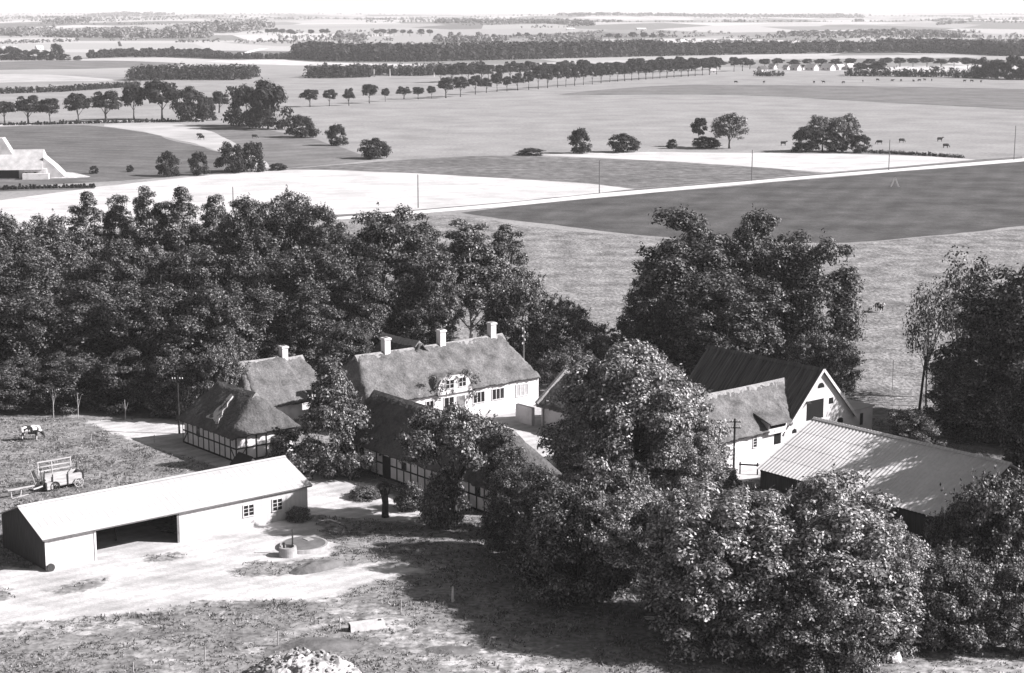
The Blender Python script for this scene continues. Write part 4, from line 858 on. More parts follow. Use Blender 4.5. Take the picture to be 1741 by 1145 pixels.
for i, (px, base, top, wd) in enumerate([(20, 103, 80, 34), (38, 103, 84, 30), (-5, 103, 78, 30), (60, 103, 85, 26), (80, 103, 86, 26), (98, 103, 73, 24), (110, 103, 92, 20), (132, 103, 95, 14)]):
    tree('fieldbush', px, top, None, wd, ordn(i)+' tree of the distant farmstead clump at the left edge', group='trees round the distant farmstead', base=base)
# ------------------------------------------------------------------ woods, plantations and hedges that read as one mass
def massif(name, label, cat, front, depth, h, sp, lf, n=46, leaf=None, hj=.15, seed=1):
    rg = np.random.default_rng(seed); cs = []; rs = []
    P = [GT(*p) if p[1] < 80 else G(*p) for p in front]
    for (x0, y0), (x1, y1) in zip(P, P[1:]):
        L = math.hypot(x1-x0, y1-y0); m = max(1, int(L/sp)); rows = max(1, int(depth/sp))
        for i in range(m):
            for r in range(rows):
                x = x0+(x1-x0)*(i+rg.uniform(0, 1))/m+rg.normal()*sp*.2; y = y0+(y1-y0)*(i+.5)/m+(r+rg.uniform(0, .6))*sp+sp*.5
                hh = h*(1+rg.normal()*hj); z = float(hf(x, y))
                if hh > sp*1.2:
                    for k in range(3): cs.append((x, y, z+hh*(.2+.29*k))); rs.append(sp*(.62-.1*k))
                else: cs.append((x, y, z+hh*.5)); rs.append(hh*.55)
    c = np.array(cs); r_ = np.array(rs); N = int(len(c)*n/3 if h > sp*1.2 else len(c)*n)
    V, Q = leaves(rg, c, r_, N, lf, flat=.95 if h > sp*1.2 else .8, up=.4)
    Q = Q[np.ones(len(Q), bool)]
    tag(link(name, npmesh(name, V, Q), leaf or LEAF_F()), label, cat, kind='stuff')
massif('forest', 'long dark forest belt across the distance, left rounded end', 'forest', [(495, 100), (560, 105), (700, 106), (900, 101.5), (1130, 96)], 140, 12.5, 9, 3.6, 60, hj=.08)
massif('forest', 'continuation of the distant forest belt above the village', 'forest', [(1130, 96), (1240, 94), (1400, 91.5), (1545, 90.5)], 140, 9.8, 9, 3.6, 60, seed=2, hj=.08)
massif('forest', 'darker forest belt at the far right above the village', 'forest', [(1546, 90.5), (1650, 92), (1720, 96), (1790, 96)], 160, 10, 9, 3.6, 60, seed=3, hj=.2)
massif('thicket', 'low thicket left of the forest belt', 'thicket', [(145, 100), (200, 98), (300, 98), (350, 99)], 90, 4.5, 5, 2.4, 50, seed=4, hj=.3)
massif('hedge', 'thin low hedge running to the forest belt', 'hedge', [(345, 100), (420, 101), (500, 101)], 12, 5, 3, 1.8, 40, seed=5)
massif('plantation', 'dark square plantation in the fields at the left', 'plantation', [(210, 138.5), (290, 137), (415, 137)], 70, 7.4, 4.5, 1.8, 60, seed=6)
massif('plantation', 'small dark plantation left of the avenue', 'plantation', [(519, 133.5), (570, 134), (632, 132)], 60, 6.8, 4.5, 1.8, 60, seed=7)
massif('hedge', 'tall dark hedge right of the small plantation', 'hedge', [(637, 129), (700, 130), (800, 127), (822, 124)], 30, 6.4, 4.5, 1.8, 50, seed=8)
massif('hedge', 'long straight hedge crossing the fields at the left', 'hedge', [(-60, 162), (100, 157), (200, 150), (235, 148)], 6, 3.0, 1.7, 1.1, 30, seed=9)
massif('hedge', 'clipped dark hedge in front of the village houses', 'hedge', [(1440, 130), (1520, 131), (1600, 132), (1680, 134)], 12, 4.5, 3, 1.6, 40, seed=10, hj=.3)
massif('hedge', 'low dark hedge at the left of the village', 'hedge', [(1285, 130), (1310, 130.5), (1335, 130)], 8, 2.6, 2, 1.1, 40, seed=12, hj=.3)
massif('hedge', 'thin hedge beside the grove in the meadow', 'hedge', [(1478, 261), (1560, 265), (1640, 270)], 2, .8, .6, .4, 30, seed=11, hj=.4)
massif('ditch_hedge', 'dark weedy ditch below the white farm', 'ditch', [(-30, 325), (60, 322), (160, 320)], 2, .7, .6, .4, 30, seed=13, hj=.4)
massif('hedge', 'dark weedy bank along the near lane row', 'hedge', [(-40, 215), (60, 213), (180, 210), (300, 208), (345, 208)], 2, .9, .8, .5, 30, seed=14, hj=.5)
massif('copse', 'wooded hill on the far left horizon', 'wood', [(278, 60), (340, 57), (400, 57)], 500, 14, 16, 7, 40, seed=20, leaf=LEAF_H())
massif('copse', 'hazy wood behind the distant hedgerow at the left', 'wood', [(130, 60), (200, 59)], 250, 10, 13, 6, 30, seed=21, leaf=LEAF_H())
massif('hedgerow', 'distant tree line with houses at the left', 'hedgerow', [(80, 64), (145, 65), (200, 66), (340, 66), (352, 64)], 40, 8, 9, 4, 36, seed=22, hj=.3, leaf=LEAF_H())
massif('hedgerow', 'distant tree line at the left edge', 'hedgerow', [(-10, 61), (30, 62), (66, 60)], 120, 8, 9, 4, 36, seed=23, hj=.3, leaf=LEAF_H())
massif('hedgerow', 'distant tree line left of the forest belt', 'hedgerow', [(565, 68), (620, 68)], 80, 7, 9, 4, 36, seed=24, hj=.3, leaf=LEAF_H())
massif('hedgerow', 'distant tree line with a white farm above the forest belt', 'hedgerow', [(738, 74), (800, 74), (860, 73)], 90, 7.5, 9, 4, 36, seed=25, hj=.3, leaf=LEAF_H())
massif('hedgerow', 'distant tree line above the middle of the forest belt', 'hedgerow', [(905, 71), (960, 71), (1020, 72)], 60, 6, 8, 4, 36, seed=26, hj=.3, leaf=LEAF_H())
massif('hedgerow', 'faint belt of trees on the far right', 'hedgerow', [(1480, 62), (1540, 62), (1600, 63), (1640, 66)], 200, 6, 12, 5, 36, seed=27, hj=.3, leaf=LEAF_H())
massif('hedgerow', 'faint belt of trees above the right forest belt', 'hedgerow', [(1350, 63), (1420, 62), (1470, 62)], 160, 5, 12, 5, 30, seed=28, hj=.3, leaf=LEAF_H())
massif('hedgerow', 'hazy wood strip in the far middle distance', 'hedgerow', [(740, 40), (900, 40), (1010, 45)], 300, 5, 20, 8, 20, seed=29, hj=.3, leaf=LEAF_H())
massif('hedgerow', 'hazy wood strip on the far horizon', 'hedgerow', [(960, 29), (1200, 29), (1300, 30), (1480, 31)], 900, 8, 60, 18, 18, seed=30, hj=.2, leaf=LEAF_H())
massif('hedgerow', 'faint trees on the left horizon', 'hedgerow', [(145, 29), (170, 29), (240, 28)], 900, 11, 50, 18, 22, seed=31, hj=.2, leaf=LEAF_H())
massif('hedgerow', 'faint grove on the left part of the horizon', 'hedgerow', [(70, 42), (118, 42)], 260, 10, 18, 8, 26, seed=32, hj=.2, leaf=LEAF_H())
def far_hedges():
    rg = np.random.default_rng(41); cs = []; rs = []
    for k in range(170):
        Y = 2000*(11000/2000)**rg.uniform(0, 1); X = rg.uniform(-.34, .34)*Y; a = rg.choice([.15, -.25, 1.2, .5])+rg.normal()*.15; L = rg.uniform(60, 420)*(Y/3500)**.5; st = 7*(Y/3000)
        for q in np.arange(0, L, st):
            if rg.uniform() < .22: continue
            x = X+math.cos(a)*q; y = Y+math.sin(a)*q+rg.normal()*3; r = rg.uniform(1.6, 4.2)*(Y/3500)**.3; cs.append((x, y, float(hf(x, y))+r*.7)); rs.append(r)
    V, Q = leaves(rg, np.array(cs), np.array(rs), len(cs)*16, 4.0, flat=.9)
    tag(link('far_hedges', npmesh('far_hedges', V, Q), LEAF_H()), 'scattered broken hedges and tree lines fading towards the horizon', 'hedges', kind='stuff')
far_hedges()
i = 0
for px, base in [(455, 60), (463, 60), (470, 60), (480, 61), (494, 63), (500, 62), (529, 62), (548, 61), (556, 61), (640, 62), (652, 62), (663, 62), (670, 62), (685, 61), (697, 62), (716, 62), (731, 62), (882, 66), (896, 66), (1035, 68), (1050, 70), (1075, 69), (1095, 69), (1110, 68), (1125, 68)]:
    x, y = GT(px, base); z = float(hf(x, y)); me, tm, h0, R0 = PROTO['fieldtree'][i % 3]
    r = thing('field_tree', ordn(i)+' far-off lone tree from the left above the forest belt', 'tree', (x, y, z), i, 'lone trees far away'); hh = RNG.uniform(8, 12); r.scale = (hh/10*1.2, hh/10*1.2, hh/10)
    link('crown', me, None, r); link('trunk', tm, None, r); i += 1
# village houses
VH = 'village houses with white gables'
for i, (px, base, wp, hp, rz, rf) in enumerate([(1296, 122, 14, 9, .6, 'dark'), (1314, 118, 12, 9, -.9, 'pale'), (1337, 119, 10, 8, -.9, 'pale'), (1353, 120, 16, 10, -.85, 'pale'), (1364, 119, 10, 8, -.9, 'dark'), (1380, 120, 20, 11, -.85, 'pale'), (1394, 119, 10, 8, -.9, 'dark'), (1408, 120, 20, 11, -.85, 'pale'), (1428, 119, 14, 9, .6, 'pale'), (1445, 119, 14, 10, .6, 'pale'), (1477, 117, 22, 8, .5, 'dark')]):
    house('house', ordn(i)+' white village house from the left beyond the avenue', 'house', px, base, wp, hp, rz, rf, VH, depth=.7)
for px, base, wp, hp, rz, rf, lb in [(17, 86, 22, 7, .1, 'pale', 'pale-roofed farm among the clump of trees at the left edge'), (67, 85, 12, 7, .8, 'pale', 'small white house right of the left-edge farm'), (336, 65, 7, 4.5, 1.5, 'dark', 'tiny white gabled house on the far hedgerow, left'), (347, 65, 10, 4.5, .2, 'pale', 'tiny pale house on the far hedgerow, right'), (771, 73, 12, 6, .3, 'pale', 'white farm above the forest belt'), (808, 71, 10, 5, .1, 'pale', 'pale house right of the white farm above the forest belt'), (1160, 73, 9, 5, .6, 'pale', 'bright small house on the upper edge of the forest belt'),
      (886, 121, 12, 7, .8, 'pale', 'white gabled house hidden in the avenue'), (812, 122, 10, 5, .1, 'dark', 'small house at the left start of the dense avenue'), (1213, 124, 10, 6, .1, 'pale', 'white cottage at the end of the avenue'), (620, 126, 24, 5, .1, 'pale', 'pale long shed beside the small plantation'), (970, 52, 14, 4, .2, 'pale', 'faint pale farm far away in the haze, centre'), (1090, 52, 16, 4, .2, 'pale', 'faint pale farm far away in the haze, right of centre'), (160, 60, 14, 4, .2, 'pale', 'faint pale farm on the left hedgerow'), (1665, 68, 12, 7, 1.4, 'pale', 'faint white house far right, first of the group'), (1680, 69, 9, 8, 1.4, 'pale', 'faint white house far right, second of the group'), (1700, 67, 10, 7, 1.4, 'pale', 'faint white house far right, third of the group'), (1727, 68, 9, 8, 1.4, 'pale', 'faint white house far right, last of the group'), (165, 26.5, 20, 3, .2, 'pale', 'faint white farm on the left horizon')]:
    house('house', lb, 'house', px, base, wp, hp, rz, rf)
# smoke from a passing fire far away
def smoke():
    mb = MB(); x, y = GT(205, 79); mb.tube([(x, y, 0), (x-2, y, 6)], [2.2, 1.6], 8)
    tag(mb.build('chimney_stack', METAL()), 'tiny dark chimney stack with a smudge of smoke, far left', 'chimney')
smoke()
# ------------------------------------------------------------------ poles, posts, stakes
def pole(px, base, top, label, r=.11, lean=0, arms=0, ins=False, name='telegraph_pole', m=None, group=None):
    x, y = G(px, base); h = Zat(px, top, x, y); t = thing(name, label, 'pole', (x, y, 0), 0, group)
    MB().tube([(0, 0, -.3), (lean*.5, 0, h*.5), (lean, 0, h)], [r, r*.9, r*.75], 8).build('pole', m or DARKWOOD(), t)
    for k in range(arms):
        z = h-.3-.55*k; a = MB().bar((lean*z/h-.55, .0, z), (lean*z/h+.55, -.1, z), .09); a.build('crossarm', DARKWOOD(), t)
        for q in (-.5, -.25, .25, .5): MB().cyl((lean*z/h+q, -.05, z+.05), .06, .16, 8, .04).build('insulator', FRAME(), t)
    if ins:
        for k in range(5): MB().cyl((.13 if k % 2 else -.13, -.1, h-.25-.42*k), .09, .2, 8, .07).build('insulator', FRAME(), t)
    return t
pole(305, 738, 640, 'dark telegraph pole at the far corner of the half-timbered stable', arms=1)
pole(890, 672, 556, 'telegraph pole with white insulators right of the farmhouse', ins=True, m=mat('grey_post', .12, .2))
pole(1247, 812, 712, 'telegraph pole with crossarms in the yard before the thatched stable', arms=2)
pole(1562, 702, 605, 'leaning dark telegraph pole beside the right-hand trees', r=.15, lean=.5)
pole(1517, 664, 612, 'thin pale pole in the tussocky pasture', r=.035, name='thin_pole', m=mat('grey_post', .12, .2))
for px, b, tp, lb in [(711, 354, 297, 'first roadside pole from the left'), (1019, 329, 273, 'second roadside pole from the left'), (1278, 308, 255, 'third roadside pole, at the turnip field tip'), (1511, 290, 238, 'fourth roadside pole, before the meadow grove cows'), (1724, 272, 214, 'roadside pole nearest the right edge'), (397, 362, 318, 'pole rising behind the top of the wood, left of the roadside poles')]:
    pole(px, b, tp, lb, r=.13, group='poles along the gravel road', m=mat('grey_post', .12, .2))
for px in (636, 663, 738): pole(px, 130.5, 117.5, {636: 'left', 663: 'middle', 738: 'right'}[px]+' one of three far poles at the tall dark hedge', r=.3, m=FRAME())
def stake(px, base, top, lb, r=.05, m=None, name='stake', lean=.03):
    x, y = G(px, base); h = max(.4, Zat(px, top, x, y)); o = MB().tube([(0, 0, -.2), (lean, 0, h*.6), (lean*1.5, .02, h)], [r, r*.95, r*.8], 6).build(name, m or WOOD(), None, False, (x, y, 0))
    return tag(o, lb, 'stake', 'fence stakes in the grass')
for a in [(348, 1126, 1100, 'thin stake in the grass, left of the rubble heap'), (472, 1099, 1072, 'thin stake in the grass above the rubble heap'), (577, 1073, 1047, 'thin stake left of the pale trough'), (681, 1046, 1020, 'thin stake right of the pale trough'), (226, 1146, 1126, 'short stake at the bottom edge of the grass'), (1350, 1095, 1080, 'short stake at the edge of the shaded bushes'),
          (155, 752, 738, 'tether stake in the cow pasture'), (262, 753, 740, 'bent stake at the edge of the shadow on the track'), (218, 766, 756, 'small stake beside the pale track bend')]: stake(*a)
stake(769, 1024, 998, 'white post standing at the edge of the dark tree shadow', .09, FRAME(), 'post'); stake(48, 692, 672, 'white post behind the cow', .12, FRAME(), 'post'); stake(8, 680, 664, 'small white post at the left edge below the wood', .1, FRAME(), 'post')
stake(1432, 1150, 1112, 'pale broken post among the shrubs at the bottom edge', .16, FRAME(), 'post', .25)
stake(875, 786, 736, 'dark gatepost beside the yard', .17, DARKWOOD(), 'gatepost'); stake(733, 862, 848, 'white marker in the shade before the barn', .12, FRAME(), 'post')
fx, fy = G(1258, 806); ft = thing('rail_fence', 'short dark rail fence at the foot of the yard telegraph pole', 'fence', (fx, fy, 0), RZ-.9)
for k in range(3): MB().box(k*1.6-.06, k*1.6+.06, -.06, .06, -.1, 1.15).build('post', DARKWOOD(), ft)
MB().box(-.1, 3.3, -.1, -.062, .85, 1.0).build('rail', DARKWOOD(), ft)
# pollard stump
def stump():
    x, y = G(655, 880); t = thing('tree_stump', 'tall dark pollarded stump standing on the edge of the pale track', 'tree stump', (x, y, 0)); rg = random.Random(2)
    mb = MB().tube([(0, 0, -.2), (0, 0, .5), (.03, 0, 1.3), (-.05, .02, 2.0), (-.1, 0, 2.5)], [.34, .29, .27, .3, .2], 10)
    for a in (0, 1.7, 3.3, 4.6): mb.tube([(0, 0, 1.7), (math.cos(a)*.35, math.sin(a)*.3, 2.2), (math.cos(a)*.5, math.sin(a)*.5, 2.9)], [.12, .09, .03], 5)
    mb.build('trunk', BARK(), t, True)
    r2 = np.random.default_rng(3); V, Q = leaves(r2, np.array([[0, 0, 2.8], [.4, 0, 2.7], [-.4, .2, 2.6]]), np.array([.45, .35, .35]), 260, .2); link('sprouts', npmesh('sprouts', V, Q), LEAF(), t)
stump()
# ------------------------------------------------------------------ cows
def remeshed(name, segs, vox=.045, m=None, smooth=2):
    "segs: list of (p, q, r0, r1) tapered capsules merged into one skin"
    mb = MB()
    for p, q, r0, r1 in segs:
        p = Vector(p); q = Vector(q); d = (q-p).normalized(); L = (q-p).length; ps = []; rs = []
        for t in (-.98, -.75, -.4): ps.append(p+d*r0*t); rs.append(r0*math.sqrt(1-t*t))
        for t in (0, .5, 1): ps.append(p.lerp(q, t)); rs.append(r0+(r1-r0)*t)
        for t in (.4, .75, .98): ps.append(q+d*r1*t); rs.append(r1*math.sqrt(1-t*t))
        mb.tube(ps, rs, 10)
    me = mb.mesh(name, True); o = bpy.data.objects.new(name, me); COL.objects.link(o)
    r = o.modifiers.new('r', 'REMESH'); r.mode = 'VOXEL'; r.voxel_size = vox; r.use_smooth_shade = True
    sm = o.modifiers.new('s', 'SMOOTH'); sm.iterations = smooth; sm.factor = .5
    dg = bpy.context.evaluated_depsgraph_get(); me2 = bpy.data.meshes.new_from_object(o.evaluated_get(dg)); bpy.data.objects.remove(o)
    me2.materials.clear(); me2.materials.append(m); return me2
def cow_mesh(m, graze=True, white=None):
    S = [((-.55, 0, 1.02), (.45, 0, 1.0), .34, .36), ((-.65, 0, 1.08), (-.3, 0, 1.02), .27, .33), ((.3, 0, 1.05), (.68, 0, 1.08), .34, .24), ((-.1, 0, .86), (.3, 0, .82), .28, .3)]
    for y in (-.19, .19):
        S += [((.5, y, .85), (.52, y, .45), .14, .075), ((.52, y, .45), (.5, y, .05), .065, .06), ((-.68, y, .95), (-.6, y, .62), .2, .11), ((-.6, y, .62), (-.74, y, .44), .1, .065), ((-.74, y, .44), (-.7, y, .05), .06, .06)]
    if graze: S += [((.65, 0, 1.05), (1.05, 0, .62), .2, .14), ((1.05, 0, .6), (1.22, 0, .22), .14, .085), ((1.0, -.15, .68), (1.0, -.27, .66), .05, .03), ((1.0, .15, .68), (1.0, .27, .66), .05, .03)]
    else: S += [((.62, 0, 1.12), (1.0, 0, 1.38), .21, .15), ((1.0, 0, 1.4), (1.32, 0, 1.22), .14, .08), ((.98, -.13, 1.42), (.95, -.27, 1.42), .05, .03), ((.98, .13, 1.42), (.95, .27, 1.42), .05, .03)]
    S += [((-.86, 0, 1.2), (-.92, 0, .6), .035, .03), ((-.35, 0, .68), (-.5, 0, .66), .13, .14)]
    return remeshed('body', S, m=m)
PIED = mat('pied_hide', .03, .75, scale=2.1, detail=1, ramp=(.50, .52), rough=.7); DARKH = mat('dark_hide', .03, .05, scale=2, rough=.7)
CM = [cow_mesh(PIED), cow_mesh(PIED, False), cow_mesh(DARKH), cow_mesh(DARKH, False)]
def cow(px, base, k, rz, label, group=None, s=1.):
    x, y = G(px, base); t = thing('cow', label, 'cow', (x, y, 0), rz, group); t.scale = (s, s, s); link('body', CM[k], None, t)
    mb = MB()
    hx = (.98, .74) if k in (0, 2) else (.97, 1.5)
    for q in (-1, 1): mb.tube([(hx[0], q*.1, hx[1]), (hx[0]+.02, q*.2, hx[1]+.08), (hx[0]+.06, q*.2, hx[1]+.17)], [.03, .02, .008], 5)
    mb.build('horns', FRAME(), t)
cow(52, 749, 0, 3.5+math.pi/2+1.6, 'black and white cow grazing in the pasture above the farm cart', s=1.12)
cow(1495, 531, 1, -1.2, 'lone black and white calf standing in the tussocky pasture', s=1.0)
for i, a in enumerate([(1332, 248, 3, .1, 'dark cow left of the meadow grove'), (1495, 246, 2, 3.0, 'dark cow first to the right of the meadow grove'), (1533, 243, 2, .2, 'dark cow second to the right of the meadow grove'), (1598, 241, 3, .1, 'dark cow in the meadow farthest right of the grove'), (1608, 252, 2, .1, 'dark cow nearest the hedge in the right meadow'),
        (339, 234, 2, .2, 'dark cow lying back on the pale mown strip, upper of two'), (343, 238, 2, 3.2, 'dark cow on the pale mown strip, lower of two'), (433, 236, 2, .1, 'dark cow alone on the grey slope')]):
    cow(*a, 'cattle grazing in the near meadows', 1.05)
for i, (px, b) in enumerate([(1251, 142), (1299, 142), (1384, 142), (1400, 142), (1434, 142.5), (1467, 140.5), (1492, 138), (1517, 139.5), (1532, 139), (1553, 140), (1563, 139), (1572, 138), (1584, 138.5), (1640, 140), (1652, 140), (1668, 141)]):
    cow(px, b, 2+i % 2, i*.9, ordn(i)+' far-off cow from the left before the village', 'far-off cattle before the village', 1.1)
# ------------------------------------------------------------------ farm cart
def cart():
    x, y = G(85, 833); t = thing('farm_cart', 'pale wooden farm cart with high rear rack, levers and drawbar in the pasture', 'cart', (x, y, 0), RZ)
    P = mat('pale_painted_wood', .34, .6, scale=2, stretch=(.4, 3, 3), bump=.2, bdist=.02); D = METAL()
    MB().box(-.1, 3.0, -.62, -.56, .45, 1.32).build('side_board', P, t); MB().box(-.1, 3.0, .72, .78, .45, 1.3).build('side_board', P, t)
    MB().box(-.1, 3.0, -.6, .76, .38, .45).build('floor', WOOD(), t); MB().box(2.94, 3.0, -.55, .71, .46, 1.35).build('tailboard', P, t)
    st = MB()
    for a in (.0, 1.45, 2.95): st.bar((a, -.65, .3), (a, -.68, 1.55), .09, .07)
    st.bar((2.95, -.7, 1.3), (2.5, -.72, 1.75), .07); st.bar((3.05, .78, .3), (3.05, .85, 1.9), .09); st.bar((3.05, .85, 1.9), (2.6, .2, 1.6), .06); st.build('stanchions', D, t)
    rk = MB()
    for z in (1.55, 1.95, 2.4): rk.bar((-.7, .95, z), (2.6, .95, z), .07, .11)
    for a in (-.6, .7, 2.5): rk.bar((a, .9, 1.2), (a, .98, 2.45), .09)
    rk.build('rack', P, t)
    for a, b in ((2.45, -.75), (2.45, .95), (.2, -.7), (.2, .9)):
        w_ = MB(); r = .42; w_.tube([(a+r*math.cos(q*math.pi/9), b, .42+r*math.sin(q*math.pi/9)) for q in range(19)], [.05]*19, 6)
        for q in range(8): w_.bar((a, b, .42), (a+r*math.cos(q*.785), b, .42+r*math.sin(q*.785)), .04)
        w_.cyl((a, b-.09, .42), .08, .18, axis=1); wh = w_.build('wheel', P if a > 1 else D, t)
    g = MB(); g.cyl((-.6, -.3, .5), .33, .5, 14, axis=1); g.bar((-.9, -.2, .4), (-1.5, -.1, 2.0), .08); g.bar((-.7, 0, .5), (-.85, 0, 2.3), .05); g.bar((-.5, .3, .5), (-.3, .3, 1.7), .09); g.bar((-1.2, .2, .6), (-.3, .2, .9), .12); g.bar((-1.1, -.3, .6), (-1.4, -.2, 1.2), .07)
    g.bar((-1.6, -.1, 1.9), (-1.35, -.1, 1.35), .16); g.build('levers', D, t)
    MB().box(-.55, .0, -.7, -.35, .2, .85).add([(0, 0, 0)], []).build('seed_box', P, t)
    MB().bar((-1.5, -.35, .85), (-1.9, -.35, 2.1), .12, .05).build('chute', P, t)
    d = MB(); d.bar((-4.2, -.55, .78), (-1.7, -.5, .8), .3, .08); d.bar((-1.9, -.8, .55), (-.9, -.5, .6), .1); d.build('drawbar', P, t)
    l = MB(); l.bar((-3.8, -.5, 0), (-3.85, -.5, .75), .08); l.bar((-3.0, -.5, 0), (-2.85, -.5, .75), .08); l.bar((-3.9, -.75, .05), (-2.2, -.4, .08), .12, .06); l.build('trestle', P, t)
cart()
# ------------------------------------------------------------------ well, tank cover and pump
def well():
    x, y = G(493, 947); t = thing('well', 'round concrete well ring with small pump beside a flat round tank cover', 'well', (x, y, 0), RZ)
    cm = mat('concrete', .3, .48, scale=1.5, detail=8, bump=.3, bdist=.03); st = mat('stained_concrete', .13, .2, scale=1.2)
    k = 28; P = []; mb = MB()
    for r, z in ((.75, -.2), (.68, .75), (.52, .78), (.5, .35)):
        for j in range(k): mb.v.append((r*math.cos(6.2832*j/k), .3+r*math.sin(6.2832*j/k), z))
    for i in range(3):
        for j in range(k): a = i*k+j; b = i*k+(j+1) % k; mb.f.append((a, b, b+k, a+k))
    mb.build('ring', cm, t); MB().cyl((0, .3, .5), .5, .05, 24).build('lid', st, t)
    MB().cyl((2.2, 1.4, -.1), 2.0, .42, 40, 1.9).build('tank_wall', cm, t); MB().cyl((2.2, 1.4, .325), 1.72, .03, 40).build('tank_cover', st, t)
    MB().box(2.7, 3.3, 1.6, 2.4, .36, .40).build('hatch', cm, t)
    p = MB(); p.tube([(.55, .45, .6), (.55, .45, 2.05)], [.07, .05], 8); p.bar((.55, .45, 2.0), (.4, .4, 2.02), .06); p.build('pump_pipe', METAL(), t)
    q = MB(); q.cyl((-.25, .45, .55), .1, .55, 10); q.bar((-.25, .45, 1.0), (.05, .4, .85), .05); q.build('pump', METAL(), t)
well()
hx, hy = G(540, 962)
def heap(name, label, cat, px, base, rx, ry, hz, m, seed, tilt=0, rz=0.):
    x, y = G(px, base); n = 26; mb = MB()
    for i in range(n+1):
        for j in range(n+1):
            u, v = i/n*2-1, j/n*2-1; d = math.sqrt(u*u+v*v); z = hz*max(0, 1-d*d)**.8*(1+.5*noise.noise((u*2, v*2, seed)))+.12*hz*noise.noise((u*6, v*6, seed))*(d < .95)
            mb.v.append((u*rx, v*ry, z-.05))
    for i in range(n):
        for j in range(n): a = i*(n+1)+j; mb.f.append((a, a+n+1, a+n+2, a+1))
    o = mb.build(name, m, None, True, (x, y, 0)); o.rotation_euler = (0, 0, rz); return tag(o, label, cat)
heap('earth_bank', 'low weedy earth bank beside the round tank cover', 'bank', 540, 966, 2.6, 1.1, .55, M_bare, 1, rz=RZ)
heap('earth_bank', 'low grassy hump in the foreground between trough and rubble heap', 'bank', 548, 1098, 3.0, 1.6, .35, M_bare, 5)
heap('earth_bank', 'faint dark hump in the pale grass at the lower middle', 'bank', 770, 1106, 2.2, 1.0, .22, M_bare, 7)
def rubble():
    x, y = G(515, 1150); t = thing('rubble_heap', 'pale heap of stones and plaster rubble at the bottom edge', 'heap', (x, y, 0))
    n = 40; mb = MB()
    for i in range(n+1):
        for j in range(n+1):
            u, v = i/n*2-1, j/n*2-1; d = math.sqrt(u*u+v*v); z = 1.55*max(0, 1-d*d)**.9+.35*noise.noise((u*3.2, v*3.2, 2))*(d < .97)+.2*noise.noise((u*11, v*11, 4))*(d < .97)
            mb.v.append((u*3.9, v*2.6, z-.08))
    for i in range(n):
        for j in range(n): a = i*(n+1)+j; mb.f.append((a, a+n+1, a+n+2, a+1))
    mb.build('mound', mat('plaster_rubble', .22, .6, scale=1.2, ramp=(.4, .55), bump=.6, bdist=.1, bscale=3), t)
    rg = random.Random(6); s = MB()
    for k in range(240):
        a = rg.uniform(0, 6.28); d = rg.uniform(0, 1)**.6; u, v = math.cos(a)*d, math.sin(a)*d; z = 1.55*max(0, 1-d*d)**.9+.35*noise.noise((u*3.2, v*3.2, 2))
        c = Vector((u*3.9, v*2.6, z)); r = rg.uniform(.06, .2); q = Matrix.Rotation(rg.uniform(0, 6), 3, 'Z')@Matrix.Rotation(rg.uniform(-.6, .6), 3, 'X')
        base = len(s.v); st = [(0, 0, 1), (0, 0, -1)]+[(math.cos(w_), math.sin(w_), rg.uniform(-.5, .6)) for w_ in (0, 1.1, 2.2, 3.2, 4.3, 5.3)]
        s.v += [tuple(c+q@Vector((x_*r*rg.uniform(.7, 1.4), y_*r*rg.uniform(.6, 1.1), z_*r*rg.uniform(.4, .8)))) for x_, y_, z_ in st]
        for j in range(6): s.f += [(base, base+2+j, base+2+(j+1) % 6), (base+1, base+2+(j+1) % 6, base+2+j)]
    o = s.build('stones', mat('rubble_stone', .30, island=.3), t); o['kind'] = 'stuff'
rubble()
def trough():
    x, y = G(622, 1070); t = thing('trough', 'pale upturned trough lying in the grass, dark at its open end', 'trough', (x, y, 0), .33)
    cm = mat('pale_concrete', .5, .7, scale=2, bump=.3, bdist=.02)
    pr = [(-.42, 0), (.42, 0), (.3, .55), (-.3, .55)]
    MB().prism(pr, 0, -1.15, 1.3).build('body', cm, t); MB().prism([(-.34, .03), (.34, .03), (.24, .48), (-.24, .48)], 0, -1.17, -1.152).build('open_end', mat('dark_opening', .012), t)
    MB().box(.9, 1.1, -.12, .08, .551, .6).build('plug', METAL(), t)
trough()
def kennel():
    x, y = G(420, 806); t = thing('kennel', 'little dark-roofed kennel with white gable behind the white shed', 'kennel', (x, y, 0), RZ)
    MB().prism([(-.8, 0), (.8, 0), (.8, .9), (0, 1.7), (-.8, .9)], 1, -1.2, 1.2).build('wall', WHITE(), t)
    r = MB()
    for q in (-1, 1): r.prism([(q*1.0, .72), (0, 1.72), (0, 1.85), (q*1.0, .85)], 1, -1.12, 1.4)
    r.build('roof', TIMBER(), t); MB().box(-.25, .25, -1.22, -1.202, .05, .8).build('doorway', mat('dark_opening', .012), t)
kennel()
def bench():
    x, y = G(515, 806); t = thing('stone_bench', 'pale slab on a dark base at the shed end, by the shaded track', 'bench', (x, y, 0), RZ-.9)
    MB().box(-.75, .75, -.3, .3, 0, .42).build('base', METAL(), t); MB().box(-.9, .95, -.4, .4, .421, .52).build('slab', mat('pale_concrete', .5, .7), t)
bench()
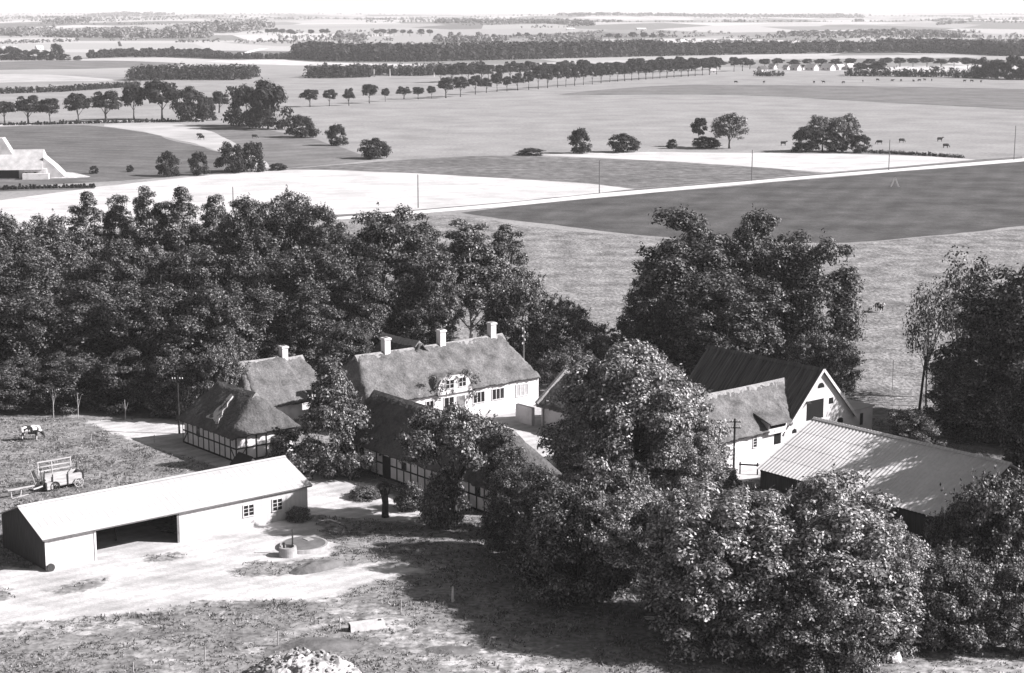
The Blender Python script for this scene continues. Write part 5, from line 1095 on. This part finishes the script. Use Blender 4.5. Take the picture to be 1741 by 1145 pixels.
def rocks():
    for px, b, s, lb in ((1518, 1124, .62, 'large white boulder at the edge of the sunlit grass, lower right'), (924, 690, .45, 'small white corner stone by the farmhouse gable'), (1490, 1132, .25, 'small pale stone left of the white boulder')):
        x, y = G(px, b); bm = bmesh.new(); bmesh.ops.create_icosphere(bm, subdivisions=3, radius=s)
        for v in bm.verts: f = 1+.35*noise.noise(v.co*2.2/s*.6); v.co *= f; v.co.z *= .85; v.co.z += s*.55
        me = bpy.data.meshes.new('boulder'); bm.to_mesh(me); bm.free()
        tag(link('boulder', me, mat('pale_stone', .6, .78, scale=3, bump=.3), None, (x, y, 0)), lb, 'boulder')
rocks()
def poles_pile():
    x, y = G(1160, 1062); rg = random.Random(9)
    t = thing('brushwood_pile', 'pile of pale cut branches lying in the deep shade under the foreground trees', 'brushwood', (x, y, 0)); mb = MB()
    for k in range(60):
        a = rg.uniform(-.35, .35); L = rg.uniform(.8, 1.8); cx, cy = rg.uniform(-2, 2), rg.uniform(-.6, .9); z = rg.uniform(.08, .5)
        mb.tube([(cx-math.cos(a)*L/2, cy-math.sin(a)*L/2, z), (cx, cy, z+.06), (cx+math.cos(a)*L/2, cy+math.sin(a)*L/2, z+rg.uniform(-.05, .12))], [.03, .035, .02], 5)
    o = mb.build('branches', mat('peeled_wood', .6, .8), t); o['kind'] = 'stuff'
poles_pile()
x, y = G(1521, 318); tp = thing('trestle_mast', 'small white A-shaped trestle standing alone in the dark field', 'trestle', (x, y, 0))
mb = MB(); mb.bar((-.9, 0, 0), (0, 0, 2.3), .3); mb.bar((1.0, 0, 0), (0, 0, 2.3), .3); mb.bar((0, 1.2, 0), (0, 0, 2.0), .15); mb.build('legs', FRAME(), tp); MB().bar((-.5, -.02, .9), (.55, -.02, .9), .1).build('crossbar', FRAME(), tp)
# ------------------------------------------------------------------ air
def haze():
    o = MB().box(-27500, 27500, -27500, 27500, -1.5, 46).build('haze', None); o['kind'] = 'stuff'; o['label'] = 'pale summer haze over the landscape'; o['category'] = 'haze'
    m = bpy.data.materials.new('haze'); m.use_nodes = True; n = m.node_tree.nodes; n.remove(n['Principled BSDF']); v = n.new('ShaderNodeVolumePrincipled')
    v.inputs['Color'].default_value = (.93, .91, .92, 1); v.inputs['Density'].default_value = HAZE_D; v.inputs['Anisotropy'].default_value = .0
    m.node_tree.links.new(v.outputs[0], n['Material Output'].inputs['Volume']); o.data.materials.append(m)
HAZE_D = .92e-4
haze()
